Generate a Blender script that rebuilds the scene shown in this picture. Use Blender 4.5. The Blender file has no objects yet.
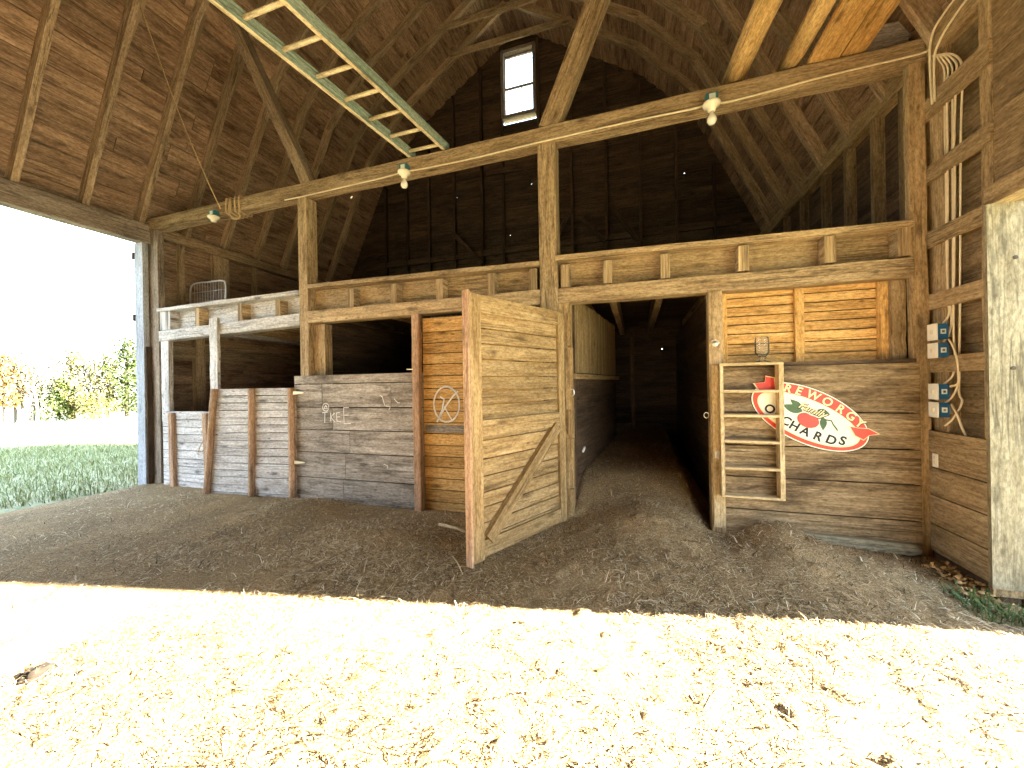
import bpy, math, random
import numpy as np
from mathutils import Vector, Matrix, noise
random.seed(7); RNG = np.random.default_rng(11)
SC = bpy.context.scene
COL = SC.collection
V = lambda *a: Vector(a)
U = random.uniform
ORD = ['first', 'second', 'third', 'fourth', 'fifth', 'sixth', 'seventh', 'eighth', 'ninth', 'tenth', 'eleventh', 'twelfth', 'thirteenth', 'fourteenth', 'fifteenth', 'sixteenth']

# ------------------------------------------------------------------ materials
def nt(name):
    m = bpy.data.materials.new(name); m.use_nodes = True
    n = m.node_tree; n.nodes.clear()
    out = n.nodes.new('ShaderNodeOutputMaterial'); b = n.nodes.new('ShaderNodeBsdfPrincipled')
    n.links.new(b.outputs[0], out.inputs[0])
    return m, n, b
def node(n, t, **kw):
    x = n.nodes.new(t)
    for k, v in kw.items():
        if k in x.inputs.keys(): x.inputs[k].default_value = v
        else: setattr(x, k, v)
    return x
def math_(n, op, a, b=None, clamp=False):
    x = n.nodes.new('ShaderNodeMath'); x.operation = op; x.use_clamp = clamp
    for i, s in enumerate((a, b)):
        if s is None: continue
        if isinstance(s, (int, float)): x.inputs[i].default_value = s
        else: n.links.new(s, x.inputs[i])
    return x.outputs[0]
def ramp(n, fac, stops):
    r = n.nodes.new('ShaderNodeValToRGB')
    e = r.color_ramp.elements
    while len(e) < len(stops): e.new(0.5)
    for el, (p, c) in zip(e, stops): el.position = p; el.color = (*c, 1)
    n.links.new(fac, r.inputs[0]); return r.outputs[0]
def mixc(n, fac, a, b, mode='MIX'):
    x = n.nodes.new('ShaderNodeMix'); x.data_type = 'RGBA'; x.blend_type = mode
    for i, s in ((0, fac), (6, a), (7, b)):
        if isinstance(s, (int, float)): x.inputs[i].default_value = s
        elif isinstance(s, tuple): x.inputs[i].default_value = (*s, 1)
        else: n.links.new(s, x.inputs[i])
    return x.outputs[2]
def wood(name, dark, mid, light, stain=0.35, stain_c=None, knots=0.6, grain=1.0, vary=0.45, bump=0.4, rough=0.85, crack=0.6):
    m, n, b = nt(name)
    uv = n.nodes.new('ShaderNodeUVMap'); uv.uv_map = 'UVMap'
    at = n.nodes.new('ShaderNodeAttribute'); at.attribute_name = 'rnd'
    sep = n.nodes.new('ShaderNodeSeparateXYZ'); n.links.new(uv.outputs[0], sep.inputs[0])
    u, v, rnd = sep.outputs[0], sep.outputs[1], at.outputs['Fac']
    def vec(su, sv, sw):
        c = n.nodes.new('ShaderNodeCombineXYZ')
        n.links.new(math_(n, 'MULTIPLY', u, su), c.inputs[0]); n.links.new(math_(n, 'MULTIPLY', v, sv), c.inputs[1])
        n.links.new(math_(n, 'MULTIPLY', rnd, sw), c.inputs[2]); return c.outputs[0]
    g = node(n, 'ShaderNodeTexNoise', Scale=1.0, Detail=5.0, Roughness=0.65, Distortion=0.5); n.links.new(vec(2.2, 34 * grain, 91.0), g.inputs['Vector'])
    f = node(n, 'ShaderNodeTexNoise', Scale=1.0, Detail=3.0, Roughness=0.6, Distortion=1.2); n.links.new(vec(1.1, 7.5, 53.0), f.inputs['Vector'])
    gm = math_(n, 'ADD', math_(n, 'MULTIPLY', g.outputs[0], 0.55), math_(n, 'MULTIPLY', f.outputs[0], 0.45))
    col = ramp(n, gm, [(0.32, dark), (0.49, mid), (0.67, light)])
    # stains with a shape of their own
    s = node(n, 'ShaderNodeTexNoise', Scale=1.0, Detail=4.0, Roughness=0.7, Distortion=0.4); n.links.new(vec(1.3, 5.0, 17.0), s.inputs['Vector'])
    sm = ramp(n, s.outputs[0], [(0.48, (0, 0, 0)), (0.72, (1, 1, 1))])
    col = mixc(n, math_(n, 'MULTIPLY', sm, stain), col, stain_c or tuple(c * 0.55 for c in dark))
    # knots
    k = n.nodes.new('ShaderNodeTexVoronoi'); k.feature = 'F1'; k.inputs['Scale'].default_value = 1.0; n.links.new(vec(2.4, 7.0, 29.0), k.inputs['Vector'])
    km = ramp(n, k.outputs['Distance'], [(0.10, (1, 1, 1)), (0.15, (.55, .55, .55)), (0.26, (0, 0, 0))])
    kc = math_(n, 'GREATER_THAN', n_sep(n, k.outputs['Color']), 0.45)
    col = mixc(n, math_(n, 'MULTIPLY', math_(n, 'MULTIPLY', km, kc), knots), col, tuple(c * 0.45 for c in dark))
    # small pin knots and nail marks
    k2 = n.nodes.new('ShaderNodeTexVoronoi'); k2.feature = 'F1'; k2.inputs['Scale'].default_value = 1.0; n.links.new(vec(5.5, 15.0, 43.0), k2.inputs['Vector'])
    d2 = math_(n, 'MULTIPLY', ramp(n, k2.outputs['Distance'], [(0.08, (1, 1, 1)), (0.2, (0, 0, 0))]), math_(n, 'GREATER_THAN', n_sep(n, k2.outputs['Color']), 0.55))
    col = mixc(n, math_(n, 'MULTIPLY', d2, knots * .85), col, tuple(c * 0.4 for c in dark))
    # fine weathering
    w2 = node(n, 'ShaderNodeTexNoise', Scale=1.0, Detail=4.0, Roughness=0.75); n.links.new(vec(22, 60, 67.0), w2.inputs['Vector'])
    col = mixc(n, 1.0, col, ramp(n, w2.outputs[0], [(0.36, (.62, .60, .57)), (0.6, (1.12, 1.12, 1.12))]), 'MULTIPLY')
    # drying cracks and saw lines along the grain
    ck = node(n, 'ShaderNodeTexNoise', Scale=1.0, Detail=2.0, Roughness=0.5, Distortion=0.25); n.links.new(vec(0.9, 26 * grain, 71.0), ck.inputs['Vector'])
    cm = ramp(n, ck.outputs[0], [(0.462, (0, 0, 0)), (0.49, (1, 1, 1)), (0.51, (1, 1, 1)), (0.538, (0, 0, 0))])
    cn = node(n, 'ShaderNodeTexNoise', Scale=1.0, Detail=2.0); n.links.new(vec(0.8, 3.0, 11.0), cn.inputs['Vector'])
    cm2 = math_(n, 'MULTIPLY', cm, ramp(n, cn.outputs[0], [(0.42, (0, 0, 0)), (0.6, (1, 1, 1))]))
    col = mixc(n, math_(n, 'MULTIPLY', cm2, crack), col, tuple(c * 0.3 for c in dark))
    # each board its own tone
    tone = math_(n, 'ADD', math_(n, 'MULTIPLY', rnd, vary), 1 - vary * 0.55)
    t3 = n.nodes.new('ShaderNodeCombineColor')
    for i in range(3): n.links.new(tone, t3.inputs[i])
    col = mixc(n, 1.0, col, t3.outputs[0], 'MULTIPLY')
    n.links.new(col, b.inputs['Base Color']); b.inputs['Roughness'].default_value = rough
    b.inputs['Specular IOR Level'].default_value = 0.25
    bp = n.nodes.new('ShaderNodeBump'); bp.inputs['Strength'].default_value = bump; bp.inputs['Distance'].default_value = 0.01
    n.links.new(gm, bp.inputs['Height']); n.links.new(bp.outputs[0], b.inputs['Normal'])
    return m
def n_sep(n, c):
    s = n.nodes.new('ShaderNodeSeparateColor'); n.links.new(c, s.inputs[0]); return s.outputs[0]
def plain(name, c, rough=0.6, metal=0.0, vary=0.0, scale=20.0, spec=0.4):
    m, n, b = nt(name)
    tc = n.nodes.new('ShaderNodeTexCoord')
    x = node(n, 'ShaderNodeTexNoise', Scale=scale, Detail=4.0); n.links.new(tc.outputs['Object'], x.inputs['Vector'])
    col = ramp(n, x.outputs[0], [(0.3, tuple(k * (1 - vary) for k in c)), (0.7, tuple(min(1, k * (1 + vary)) for k in c))])
    n.links.new(col, b.inputs['Base Color'])
    b.inputs['Roughness'].default_value = rough; b.inputs['Metallic'].default_value = metal; b.inputs['Specular IOR Level'].default_value = spec
    return m

M = {}
M['timber'] = wood('aged_timber', (.17, .11, .058), (.45, .325, .18), (.66, .51, .31), stain=.45)
M['rafter'] = wood('rafter_wood', (.21, .145, .085), (.43, .32, .20), (.58, .45, .30), stain=.45)
M['roof'] = wood('roof_boards', (.19, .12, .075), (.37, .25, .16), (.54, .38, .255), stain=.9, stain_c=(.09, .045, .025), vary=.5)
M['header'] = wood('weathered_header', (.14, .11, .085), (.30, .245, .19), (.43, .37, .30), stain=.5, vary=.2)
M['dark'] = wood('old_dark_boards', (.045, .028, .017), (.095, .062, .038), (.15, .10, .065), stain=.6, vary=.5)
M['pine'] = wood('fresh_pine', (.42, .22, .06), (.66, .40, .14), (.78, .52, .22), stain=.15, stain_c=(.35, .15, .04), knots=.85, vary=.25)
M['door'] = wood('stall_door_wood', (.17, .105, .045), (.36, .25, .115), (.52, .39, .21), stain=.45, stain_c=(.17, .10, .04), vary=.3)
M['grey'] = wood('grey_planks', (.13, .105, .08), (.38, .33, .275), (.56, .51, .445), stain=.85, stain_c=(.075, .06, .045), vary=.35)
M['kick'] = wood('brown_kick_planks', (.10, .065, .033), (.30, .21, .11), (.50, .38, .225), stain=.95, stain_c=(.075, .045, .025), vary=.35)
M['panel'] = wood('brown_panel', (.21, .14, .07), (.39, .28, .15), (.53, .40, .235), stain=.4, vary=.25)
M['white'] = wood('whitish_boards', (.34, .30, .27), (.66, .64, .62), (.80, .78, .76), stain=.4, stain_c=(.17, .13, .10), knots=.9, vary=.15)
M['pole'] = wood('peeled_pole', (.30, .17, .10), (.50, .32, .20), (.62, .43, .28), stain=.25, vary=.2)
M['palewood'] = wood('pale_board', (.17, .14, .085), (.28, .245, .16), (.37, .33, .235), stain=.5, stain_c=(.20, .155, .08), vary=.12, grain=.7)
M['log'] = wood('pale_log', (.46, .28, .10), (.68, .46, .19), (.78, .57, .28), stain=.12, vary=.1)
M['shelf'] = wood('shelf_wood', (.45, .32, .15), (.64, .49, .27), (.76, .62, .39), stain=.2, vary=.25)
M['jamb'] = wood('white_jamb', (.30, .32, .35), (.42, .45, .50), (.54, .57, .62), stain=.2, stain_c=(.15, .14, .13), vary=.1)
M['green'] = wood('green_painted_wood', (.19, .27, .21), (.30, .39, .32), (.42, .50, .43), stain=.2, stain_c=(.55, .5, .36), vary=.15)
M['rung'] = wood('ladder_wood', (.58, .47, .26), (.74, .64, .41), (.84, .76, .55), stain=.1, vary=.12)
M['straw'] = None
M['cable'] = plain('cream_cable', (.78, .68, .48), .5, vary=.08)
M['ivory'] = plain('ivory_porcelain', (.86, .82, .66), .25)
M['bulb'] = plain('frosted_glass', (.93, .90, .80), .12, spec=.6)
M['teal'] = plain('teal_plastic', (.05, .17, .20), .4)
M['blue'] = plain('blue_plastic', (.02, .12, .30), .4, vary=.1)
M['plate'] = plain('white_plastic', (.88, .87, .82), .35)
M['sticker'] = plain('pale_sticker', (.70, .80, .78), .5)
M['ink'] = plain('black_ink', (.012, .012, .014), .6)
M['rope'] = plain('hemp_rope', (.50, .36, .19), .9, vary=.3, scale=90)
M['steel'] = plain('galvanised_steel', (.55, .54, .50), .35, .8, vary=.15)
M['rust'] = plain('dark_iron', (.07, .05, .04), .6, .6, vary=.3)
M['hinge'] = plain('pale_hinge_steel', (.85, .76, .52), .4, .2)
M['wire'] = plain('pale_wire', (.62, .60, .58), .4, .5)
M['red'] = plain('sign_red', (.72, .055, .028), .45, vary=.06)
M['cream'] = plain('sign_cream', (.87, .84, .66), .5, vary=.03)
M['gold'] = plain('sign_gold', (.88, .74, .40), .5)
M['apple'] = plain('apple_red', (.80, .04, .025), .35, vary=.15, scale=9)
M['leafgreen'] = plain('sign_leaf_green', (.06, .12, .045), .5, vary=.2)
M['chalk'] = plain('chalk', (.82, .80, .75), .95, vary=.1)
M['greyboard'] = M['grey']
M['bark'] = plain('bark', (.05, .04, .03), .9, vary=.35)
M['birch'] = plain('pale_bark', (.16, .15, .13), .9, vary=.2)
M['earth'] = plain('dark_earth', (.03, .02, .012), .95, vary=.4)
M['dryleaf'] = plain('dry_leaf', (.40, .25, .10), .8, vary=.4)
def leafmat(name, cols):
    m, n, b = nt(name)
    at = n.nodes.new('ShaderNodeAttribute'); at.attribute_name = 'rnd'
    k = len(cols) - 1
    n.links.new(ramp(n, at.outputs['Fac'], [(i / k, c) for i, c in enumerate(cols)]), b.inputs['Base Color'])
    b.inputs['Roughness'].default_value = .75; b.inputs['Specular IOR Level'].default_value = .15
    return m
M['straw'] = leafmat('straw', [(.02, .013, .006), (.17, .115, .05), (.41, .295, .15), (.70, .56, .34), (.95, .88, .68)])
M['grass'] = leafmat('grass', [(.10, .12, .04), (.20, .235, .095), (.32, .34, .16), (.52, .48, .28)])
M['weed'] = leafmat('weed_green', [(.03, .05, .015), (.06, .10, .03), (.11, .16, .05), (.28, .26, .12)])
M['fol_green'] = leafmat('green_foliage', [(.02, .035, .008), (.05, .075, .018), (.09, .11, .03)])
M['fol_yellow'] = leafmat('yellow_foliage', [(.06, .06, .015), (.12, .11, .03), (.18, .17, .07)])
M['fol_pale'] = leafmat('pale_foliage', [(.07, .07, .035), (.14, .14, .08), (.22, .21, .15)])
M['fol_orange'] = leafmat('orange_foliage', [(.12, .06, .012), (.18, .11, .025), (.22, .16, .05)])
m, n, b = nt('clear_glass'); b.inputs['Base Color'].default_value = (.93, .96, .93, 1); b.inputs['Roughness'].default_value = .03
b.inputs['Transmission Weight'].default_value = 1; b.inputs['IOR'].default_value = 1.45; M['glass'] = m
m, n, b = nt('window_pane')
tr = n.nodes.new('ShaderNodeBsdfTransparent'); gl = n.nodes.new('ShaderNodeBsdfGlossy'); gl.inputs['Roughness'].default_value = .02
fr = n.nodes.new('ShaderNodeFresnel'); fr.inputs[0].default_value = 1.45; mx = n.nodes.new('ShaderNodeMixShader')
n.links.new(fr.outputs[0], mx.inputs[0]); n.links.new(tr.outputs[0], mx.inputs[1]); n.links.new(gl.outputs[0], mx.inputs[2])
n.links.new(mx.outputs[0], [x for x in n.nodes if x.type == 'OUTPUT_MATERIAL'][0].inputs[0]); M['pane'] = m
M['jarglass'] = M['pane'].copy(); M['jarglass'].name = 'thin_jar_glass'
jn = M['jarglass'].node_tree; [x for x in jn.nodes if x.type == 'FRESNEL'][0].inputs[0].default_value = 1.2
jd = jn.nodes.new('ShaderNodeBsdfDiffuse'); jd.inputs[0].default_value = (.85, .9, .85, 1); jm = jn.nodes.new('ShaderNodeMixShader'); jm.inputs[0].default_value = .04
jo = [x for x in jn.nodes if x.type == 'OUTPUT_MATERIAL'][0]; jn.links.new(jo.inputs[0].links[0].from_socket, jm.inputs[1]); jn.links.new(jd.outputs[0], jm.inputs[2]); jn.links.new(jm.outputs[0], jo.inputs[0])
# litter floor
m, n, b = nt('littered_floor')
tc = n.nodes.new('ShaderNodeTexCoord')
a1 = node(n, 'ShaderNodeTexNoise', Scale=85.0, Detail=6.0, Roughness=.75, Distortion=1.5); n.links.new(tc.outputs['Object'], a1.inputs['Vector'])
a2 = node(n, 'ShaderNodeTexNoise', Scale=1.6, Detail=5.0, Roughness=.6); n.links.new(tc.outputs['Object'], a2.inputs['Vector'])
c1 = ramp(n, a1.outputs[0], [(.30, (.03, .019, .009)), (.44, (.22, .152, .074)), (.56, (.47, .35, .19)), (.69, (.84, .72, .50))])
c2 = ramp(n, a2.outputs[0], [(.35, (.72, .70, .68)), (.65, (1.05, 1.0, .95))])
n.links.new(mixc(n, 1.0, c1, c2, 'MULTIPLY'), b.inputs['Base Color']); b.inputs['Roughness'].default_value = .95; b.inputs['Specular IOR Level'].default_value = .1
bp = n.nodes.new('ShaderNodeBump'); bp.inputs['Strength'].default_value = .6; bp.inputs['Distance'].default_value = .02
n.links.new(a1.outputs[0], bp.inputs['Height']); n.links.new(bp.outputs[0], b.inputs['Normal']); M['floor'] = m
m, n, b = nt('field_ground')
tc = n.nodes.new('ShaderNodeTexCoord')
a1 = node(n, 'ShaderNodeTexNoise', Scale=7.0, Detail=8.0, Roughness=.7); n.links.new(tc.outputs['Object'], a1.inputs['Vector'])
n.links.new(ramp(n, a1.outputs[0], [(.3, (.13, .15, .06)), (.5, (.30, .29, .15)), (.7, (.46, .42, .25))]), b.inputs['Base Color'])
b.inputs['Roughness'].default_value = .95; M['field'] = m

# ------------------------------------------------------------------ mesh builder
class MB:
    def __init__(s): s.v = []; s.f = []; s.uv = []; s.r = []; s.m = []
    def face(s, idx, uvs, r, mat=0): s.f.append(idx); s.uv.extend(uvs); s.r.append(r); s.m.append(mat)
    def box(s, o, e1, e2, e3, r=None, mat=0):
        """corner o and three edge vectors; the grain runs along the longest edge"""
        E = sorted([Vector(e1), Vector(e2), Vector(e3)], key=lambda e: -e.length)
        if E[0].cross(E[1]).dot(E[2]) < 0: E[1], E[2] = E[2], E[1]
        a, b, c = E; o = Vector(o); r = random.random() if r is None else r
        i0 = len(s.v)
        for k in range(8):
            s.v.append(o + a * (k & 1) + b * (k >> 1 & 1) + c * (k >> 2 & 1))
        la, lb, lc = a.length, b.length, c.length; u0, v0 = U(0, 9), U(0, 9)
        P = [(0, 0, 0), (1, 0, 0), (0, 1, 0), (1, 1, 0), (0, 0, 1), (1, 0, 1), (0, 1, 1), (1, 1, 1)]
        for q, ax in (((0, 2, 3, 1), 'c'), ((4, 5, 7, 6), 'c'), ((0, 1, 5, 4), 'b'), ((2, 6, 7, 3), 'b'), ((0, 4, 6, 2), 'a'), ((1, 3, 7, 5), 'a')):
            uv = []
            for k in q:
                x, y, z = P[k][0] * la, P[k][1] * lb, P[k][2] * lc
                uv.append((u0 + x, v0 + y) if ax == 'c' else (u0 + x, v0 + lb + z) if ax == 'b' else (u0 + y * .2, v0 + z))
            s.face([i0 + k for k in q], uv, r, mat)
        return s
    def bx(s, x0, x1, y0, y1, z0, z1, r=None, mat=0):
        return s.box((x0, y0, z0), (x1 - x0, 0, 0), (0, y1 - y0, 0), (0, 0, z1 - z0), r, mat)
    def beam(s, p0, p1, w, h, up=(0, 0, 1), r=None, wob=0.0, n=1, mat=0, taper=1.0):
        """a timber whose CENTRE LINE runs p0 -> p1; h is measured along up, w sideways; lightly crooked when wob"""
        p0, p1 = Vector(p0), Vector(p1); d = (p1 - p0); L = d.length; d.normalize()
        up = Vector(up); sd = d.cross(up).normalized(); up = sd.cross(d).normalized()
        r = random.random() if r is None else r; i0 = len(s.v); u0, v0 = U(0, 9), U(0, 9)
        for k in range(n + 1):
            t = k / n; q = p0 + d * (L * t)
            if wob and 0 < k < n: q = q + sd * U(-wob, wob) + up * U(-wob, wob)
            tp = 1 + (taper - 1) * t
            for a, c in ((-1, -1), (1, -1), (1, 1), (-1, 1)):
                s.v.append(q + sd * (a * w / 2 * tp) + up * (c * h / 2 * tp))
        per = [0, w, w + h, 2 * w + h, 2 * (w + h)]
        for k in range(n):
            for j in range(4):
                a, b2 = i0 + k * 4 + j, i0 + k * 4 + (j + 1) % 4
                ua, ub = u0 + L * k / n, u0 + L * (k + 1) / n
                s.face([a, b2, b2 + 4, a + 4], [(ua, v0 + per[j]), (ua, v0 + per[j + 1]), (ub, v0 + per[j + 1]), (ub, v0 + per[j])], r, mat)
        e = i0 + n * 4
        s.face([i0 + 3, i0 + 2, i0 + 1, i0], [(0, 0), (.02, 0), (.02, h), (0, h)], r, mat)
        s.face([e, e + 1, e + 2, e + 3], [(0, 0), (.02, 0), (.02, h), (0, h)], r, mat)
        return s
    def tube(s, pts, rad, n=8, r=None, mat=0, cap=True):
        pts = [Vector(p) for p in pts]; r = random.random() if r is None else r
        rads = rad if isinstance(rad, (list, tuple)) else [rad] * len(pts)
        i0 = len(s.v); L = 0; Ls = []; ref = None
        for k, p in enumerate(pts):
            t = (pts[min(k + 1, len(pts) - 1)] - pts[max(k - 1, 0)]).normalized()
            if ref is None: ref = t.orthogonal().normalized()
            ref = (ref - t * ref.dot(t)).normalized(); bi = t.cross(ref)
            if k: L += (p - pts[k - 1]).length
            Ls.append(L)
            for j in range(n):
                a = 2 * math.pi * j / n
                s.v.append(p + ref * (math.cos(a) * rads[k]) + bi * (math.sin(a) * rads[k]))
        u0 = U(0, 9)
        for k in range(len(pts) - 1):
            for j in range(n):
                a, b2 = i0 + k * n + j, i0 + k * n + (j + 1) % n
                w = 2 * math.pi * rads[k] / n
                s.face([a, b2, b2 + n, a + n], [(u0 + Ls[k], j * w), (u0 + Ls[k], (j + 1) * w), (u0 + Ls[k + 1], (j + 1) * w), (u0 + Ls[k + 1], j * w)], r, mat)
        if cap:
            e = i0 + (len(pts) - 1) * n
            s.face([i0 + j for j in reversed(range(n))], [(0, 0)] * n, r, mat); s.face([e + j for j in range(n)], [(0, 0)] * n, r, mat)
        return s
    def lathe(s, c, prof, n=20, mat=0, ax=(0, 0, 1)):
        z = Vector(ax).normalized(); x = z.orthogonal().normalized(); y = z.cross(x); c = Vector(c); i0 = len(s.v); r = random.random()
        for (rr, h) in prof:
            for j in range(n):
                a = 2 * math.pi * j / n; s.v.append(c + z * h + x * (rr * math.cos(a)) + y * (rr * math.sin(a)))
        for k in range(len(prof) - 1):
            for j in range(n):
                a, b2 = i0 + k * n + j, i0 + k * n + (j + 1) % n
                s.face([a, b2, b2 + n, a + n], [(0, 0)] * 4, r, mat)
        for k, rev in ((0, True), (len(prof) - 1, False)):
            if prof[k][0] > 1e-4:
                ids = [i0 + k * n + j for j in range(n)]; s.face(ids[::-1] if rev else ids, [(0, 0)] * n, r, mat)
        return s
    def prism(s, poly, o, ex, ey, ez, mat=0, r=None):
        """polygon poly (2-D, counter-clockwise) in the axes ex, ey from o, pushed out by the vector ez"""
        o, ex, ey, ez = map(Vector, (o, ex, ey, ez)); k = len(poly); i0 = len(s.v); r = random.random() if r is None else r
        for q in (0, 1):
            for (a, b2) in poly: s.v.append(o + ex * a + ey * b2 + ez * q)
        flip = ex.cross(ey).dot(ez) < 0
        f0 = [i0 + j for j in reversed(range(k))]; f1 = [i0 + k + j for j in range(k)]
        uv = [(a, b2) for a, b2 in poly]
        s.face(f0[::-1] if flip else f0, uv if flip else uv[::-1], r, mat); s.face(f1[::-1] if flip else f1, uv[::-1] if flip else uv, r, mat)
        for j in range(k):
            q = [i0 + j, i0 + (j + 1) % k, i0 + k + (j + 1) % k, i0 + k + j]
            s.face(q[::-1] if flip else q, [(0, 0)] * 4, r, mat)
        return s
    def build(s, name, mat, parent=None, bevel=0.0, smooth=False):
        me = bpy.data.meshes.new(name)
        off = parent.location.copy() if parent is not None else None
        root = parent
        if parent is not None and parent.parent is not None: off = off * 0; q = parent
        if parent is not None:
            off = Vector((0, 0, 0)); q = parent
            while q is not None: off = off + q.location; q = q.parent
        else:
            lo = [min(p[i] for p in s.v) for i in range(3)]; hi = [max(p[i] for p in s.v) for i in range(3)]
            off = Vector(((lo[0] + hi[0]) / 2, (lo[1] + hi[1]) / 2, lo[2]))
        me.from_pydata([tuple(p - off) for p in s.v], [], s.f)
        ul = me.uv_layers.new(name='UVMap'); ul.data.foreach_set('uv', [c for p in s.uv for c in p])
        at = me.attributes.new('rnd', 'FLOAT', 'FACE'); at.data.foreach_set('value', s.r)
        for mm in (mat if isinstance(mat, (list, tuple)) else [mat]): me.materials.append(M[mm] if isinstance(mm, str) else mm)
        me.polygons.foreach_set('material_index', s.m)
        if smooth: me.polygons.foreach_set('use_smooth', [True] * len(s.f))
        me.update()
        o = bpy.data.objects.new(name, me); COL.objects.link(o)
        if parent is not None: o.parent = parent
        else: o.location = off
        if bevel:
            bm_ = o.modifiers.new('edge', 'BEVEL'); bm_.width = bevel; bm_.segments = 2; bm_.limit_method = 'ANGLE'; bm_.angle_limit = math.radians(50)
        return o
def tag(o, label, cat, group=None, kind=None):
    o['label'] = label; o['category'] = cat
    if group: o['group'] = group
    if kind: o['kind'] = kind
    return o
def struct(o, label=None):
    o['kind'] = 'structure'
    if label: o['label'] = label
    return o
def thing(name, loc, label, cat, group=None):
    o = bpy.data.objects.new(name, None); o.empty_display_size = .1; COL.objects.link(o); o.location = loc
    return tag(o, label, cat, group)
def boards(mb, o, eu, ev, en, Lu, Lv, bw, th, gap=.004, jit=.15, split=0, rough=.004, mat=0):
    """rows of boards: each runs along eu (length Lu), rows stack along ev up to Lv, thickness th along en"""
    o, eu, ev, en = map(Vector, (o, eu, ev, en)); v = 0
    while v < Lv - 1e-4:
        w = min(bw * (1 + U(-jit, jit)), Lv - v)
        if Lv - v - w < bw * .35: w = Lv - v
        cuts = [0, Lu]
        if split and Lu > split * 1.3:
            cuts = [0]; x = U(.4, 1) * split
            while x < Lu - .4: cuts.append(x); x += split * U(.8, 1.2)
            cuts.append(Lu)
        for a, c in zip(cuts, cuts[1:]):
            t = th + U(0, rough)
            mb.box(o + eu * (a + (gap / 2 if a else 0)) + ev * (v + gap / 2), eu * (c - a - (gap / 2 if a else 0)), ev * (w - gap), en * t, mat=mat)
        v += w
    return mb
X_, Y_, Z_ = V(1, 0, 0), V(0, 1, 0), V(0, 0, 1)

# ------------------------------------------------------------------ place: main dimensions (metres)
XL, XR = -7.5, 2.4            # inner faces of the side walls
YF, YB = -2.6, 8.95           # front and back gable walls
YP = 4.2                      # front face of the stall partition
CX, HW = -2.55, 4.95          # ridge line and half width
PROF = [(4.95, 4.22), (3.62, 7.05), (2.65, 8.1), (0.0, 9.85)]   # underside of the rafters: (half width, height)

# ------------------------------------------------------------------ ground and floor
def fbm(x, y, f, seed):
    r = np.zeros_like(x)
    g = np.random.default_rng(seed)
    for k in range(7):
        a = g.uniform(0, 2 * np.pi); ff = f * g.uniform(.6, 1.7)
        r += np.sin((x * np.cos(a) + y * np.sin(a)) * ff + g.uniform(0, 6.28) + 1.3 * np.sin((y * np.cos(a) - x * np.sin(a)) * ff * .7 + k))
    return r / 7
def sst(a, b, x):
    t = np.clip((x - a) / (b - a), 0, 1); return t * t * (3 - 2 * t)
def height(x, y):
    x = np.asarray(x, float); y = np.asarray(y, float)
    z = .022 * fbm(x, y, 2.2, 1) * sst(1.4, 3.2, y) - .01
    g = lambda cx, cy, sx, sy: np.exp(-((x - cx) / sx) ** 2 - ((y - cy) / sy) ** 2)
    inside = sst(-.95, -.6, x) * (1 - sst(.48, .74, x))
    ramp_ = .10 * sst(3.3, 4.2, y) + .34 * sst(4.1, 5.0, y) + .16 * sst(5.0, 8, y)
    z += ramp_ * np.where(y < 4.2, sst(-1.1, -.3, x) * (1 - sst(.35, .85, x)), inside)
    z += .19 * g(1.16, 4.02, .27, .34) + .10 * g(1.55, 3.75, .5, .4) + .13 * g(.1, 4.1, .38, .4) + .05 * g(.0, 3.3, .6, .3)
    z += .15 * g(-3.85, 3.62, .5, .38) + .07 * g(-2.2, 3.1, .8, .35) + .05 * g(-4.3, 3.1, .8, .4) + .05 * g(-2.6, 3.2, .9, .4)
    z -= .07 * sst(1.7, 2.4, x) * (1 - sst(3.6, 4.2, y)) * sst(2.6, 3.4, y)
    z -= .05 * sst(-6.2, -7.6, x) * (1 - sst(2, 4, y)) * 0
    rough = (.25 + .75 * sst(-2.6, -.2, x))
    fine = fbm(x, y, 38, 3) * .010 + fbm(x, y, 17, 4) * .010 + np.clip(fbm(x, y, 24, 5) - .30, 0, 1) * .06
    z += fine * rough * (1 - sst(4.2, 4.6, y) * .4)
    return z
def grid(name, xs, ys, hf, mat):
    Xg, Yg = np.meshgrid(xs, ys); Zg = hf(Xg, Yg)
    vs = np.stack([Xg, Yg, Zg], -1).reshape(-1, 3); nx, ny = len(xs), len(ys)
    i = np.arange(nx * ny).reshape(ny, nx)
    f = np.stack([i[:-1, :-1], i[:-1, 1:], i[1:, 1:], i[1:, :-1]], -1).reshape(-1, 4)
    me = bpy.data.meshes.new(name); me.from_pydata(vs.tolist(), [], f.tolist()); me.materials.append(M[mat])
    me.polygons.foreach_set('use_smooth', [True] * len(f))
    o = bpy.data.objects.new(name, me); COL.objects.link(o); return o
xs = np.concatenate([np.arange(XL - .05, -5.2, .09), np.arange(-5.2, 2.42, .028), [2.46]])
ys = np.concatenate([np.arange(YF, .5, .15), np.arange(.5, 4.6, .028), np.arange(4.6, YB, .1), [YB]])
struct(grid('floor', xs, ys, height, 'floor'), 'earth floor under trampled straw')
def fieldh(x, y):
    inb = (x > XL - .1) & (x < XR + .2) & (y > YF - .3) & (y < YB + .3)
    d = np.clip(-(x - XL) - .1, 0, 30)
    return np.where(inb, -.35, -.06 + .05 * fbm(x, y, .8, 21) * np.clip(d, 0, 1) - .012 * d + .0)
gx = np.concatenate([-np.geomspace(160, 20, 14), np.arange(-19, XL - .4, .5), [XL - .25, XL - .06, -5, 0, 2.38, 2.6, 3, 5, 9, 16, 30, 60]])
gy = np.concatenate([[-70, -40, -20, -10, -5], np.arange(-3, 9.6, .5), [10, 12, 15, 20, 30, 45, 70, 110]])
struct(grid('ground', gx, gy, fieldh, 'field'), 'grassy field around the barn')

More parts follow.
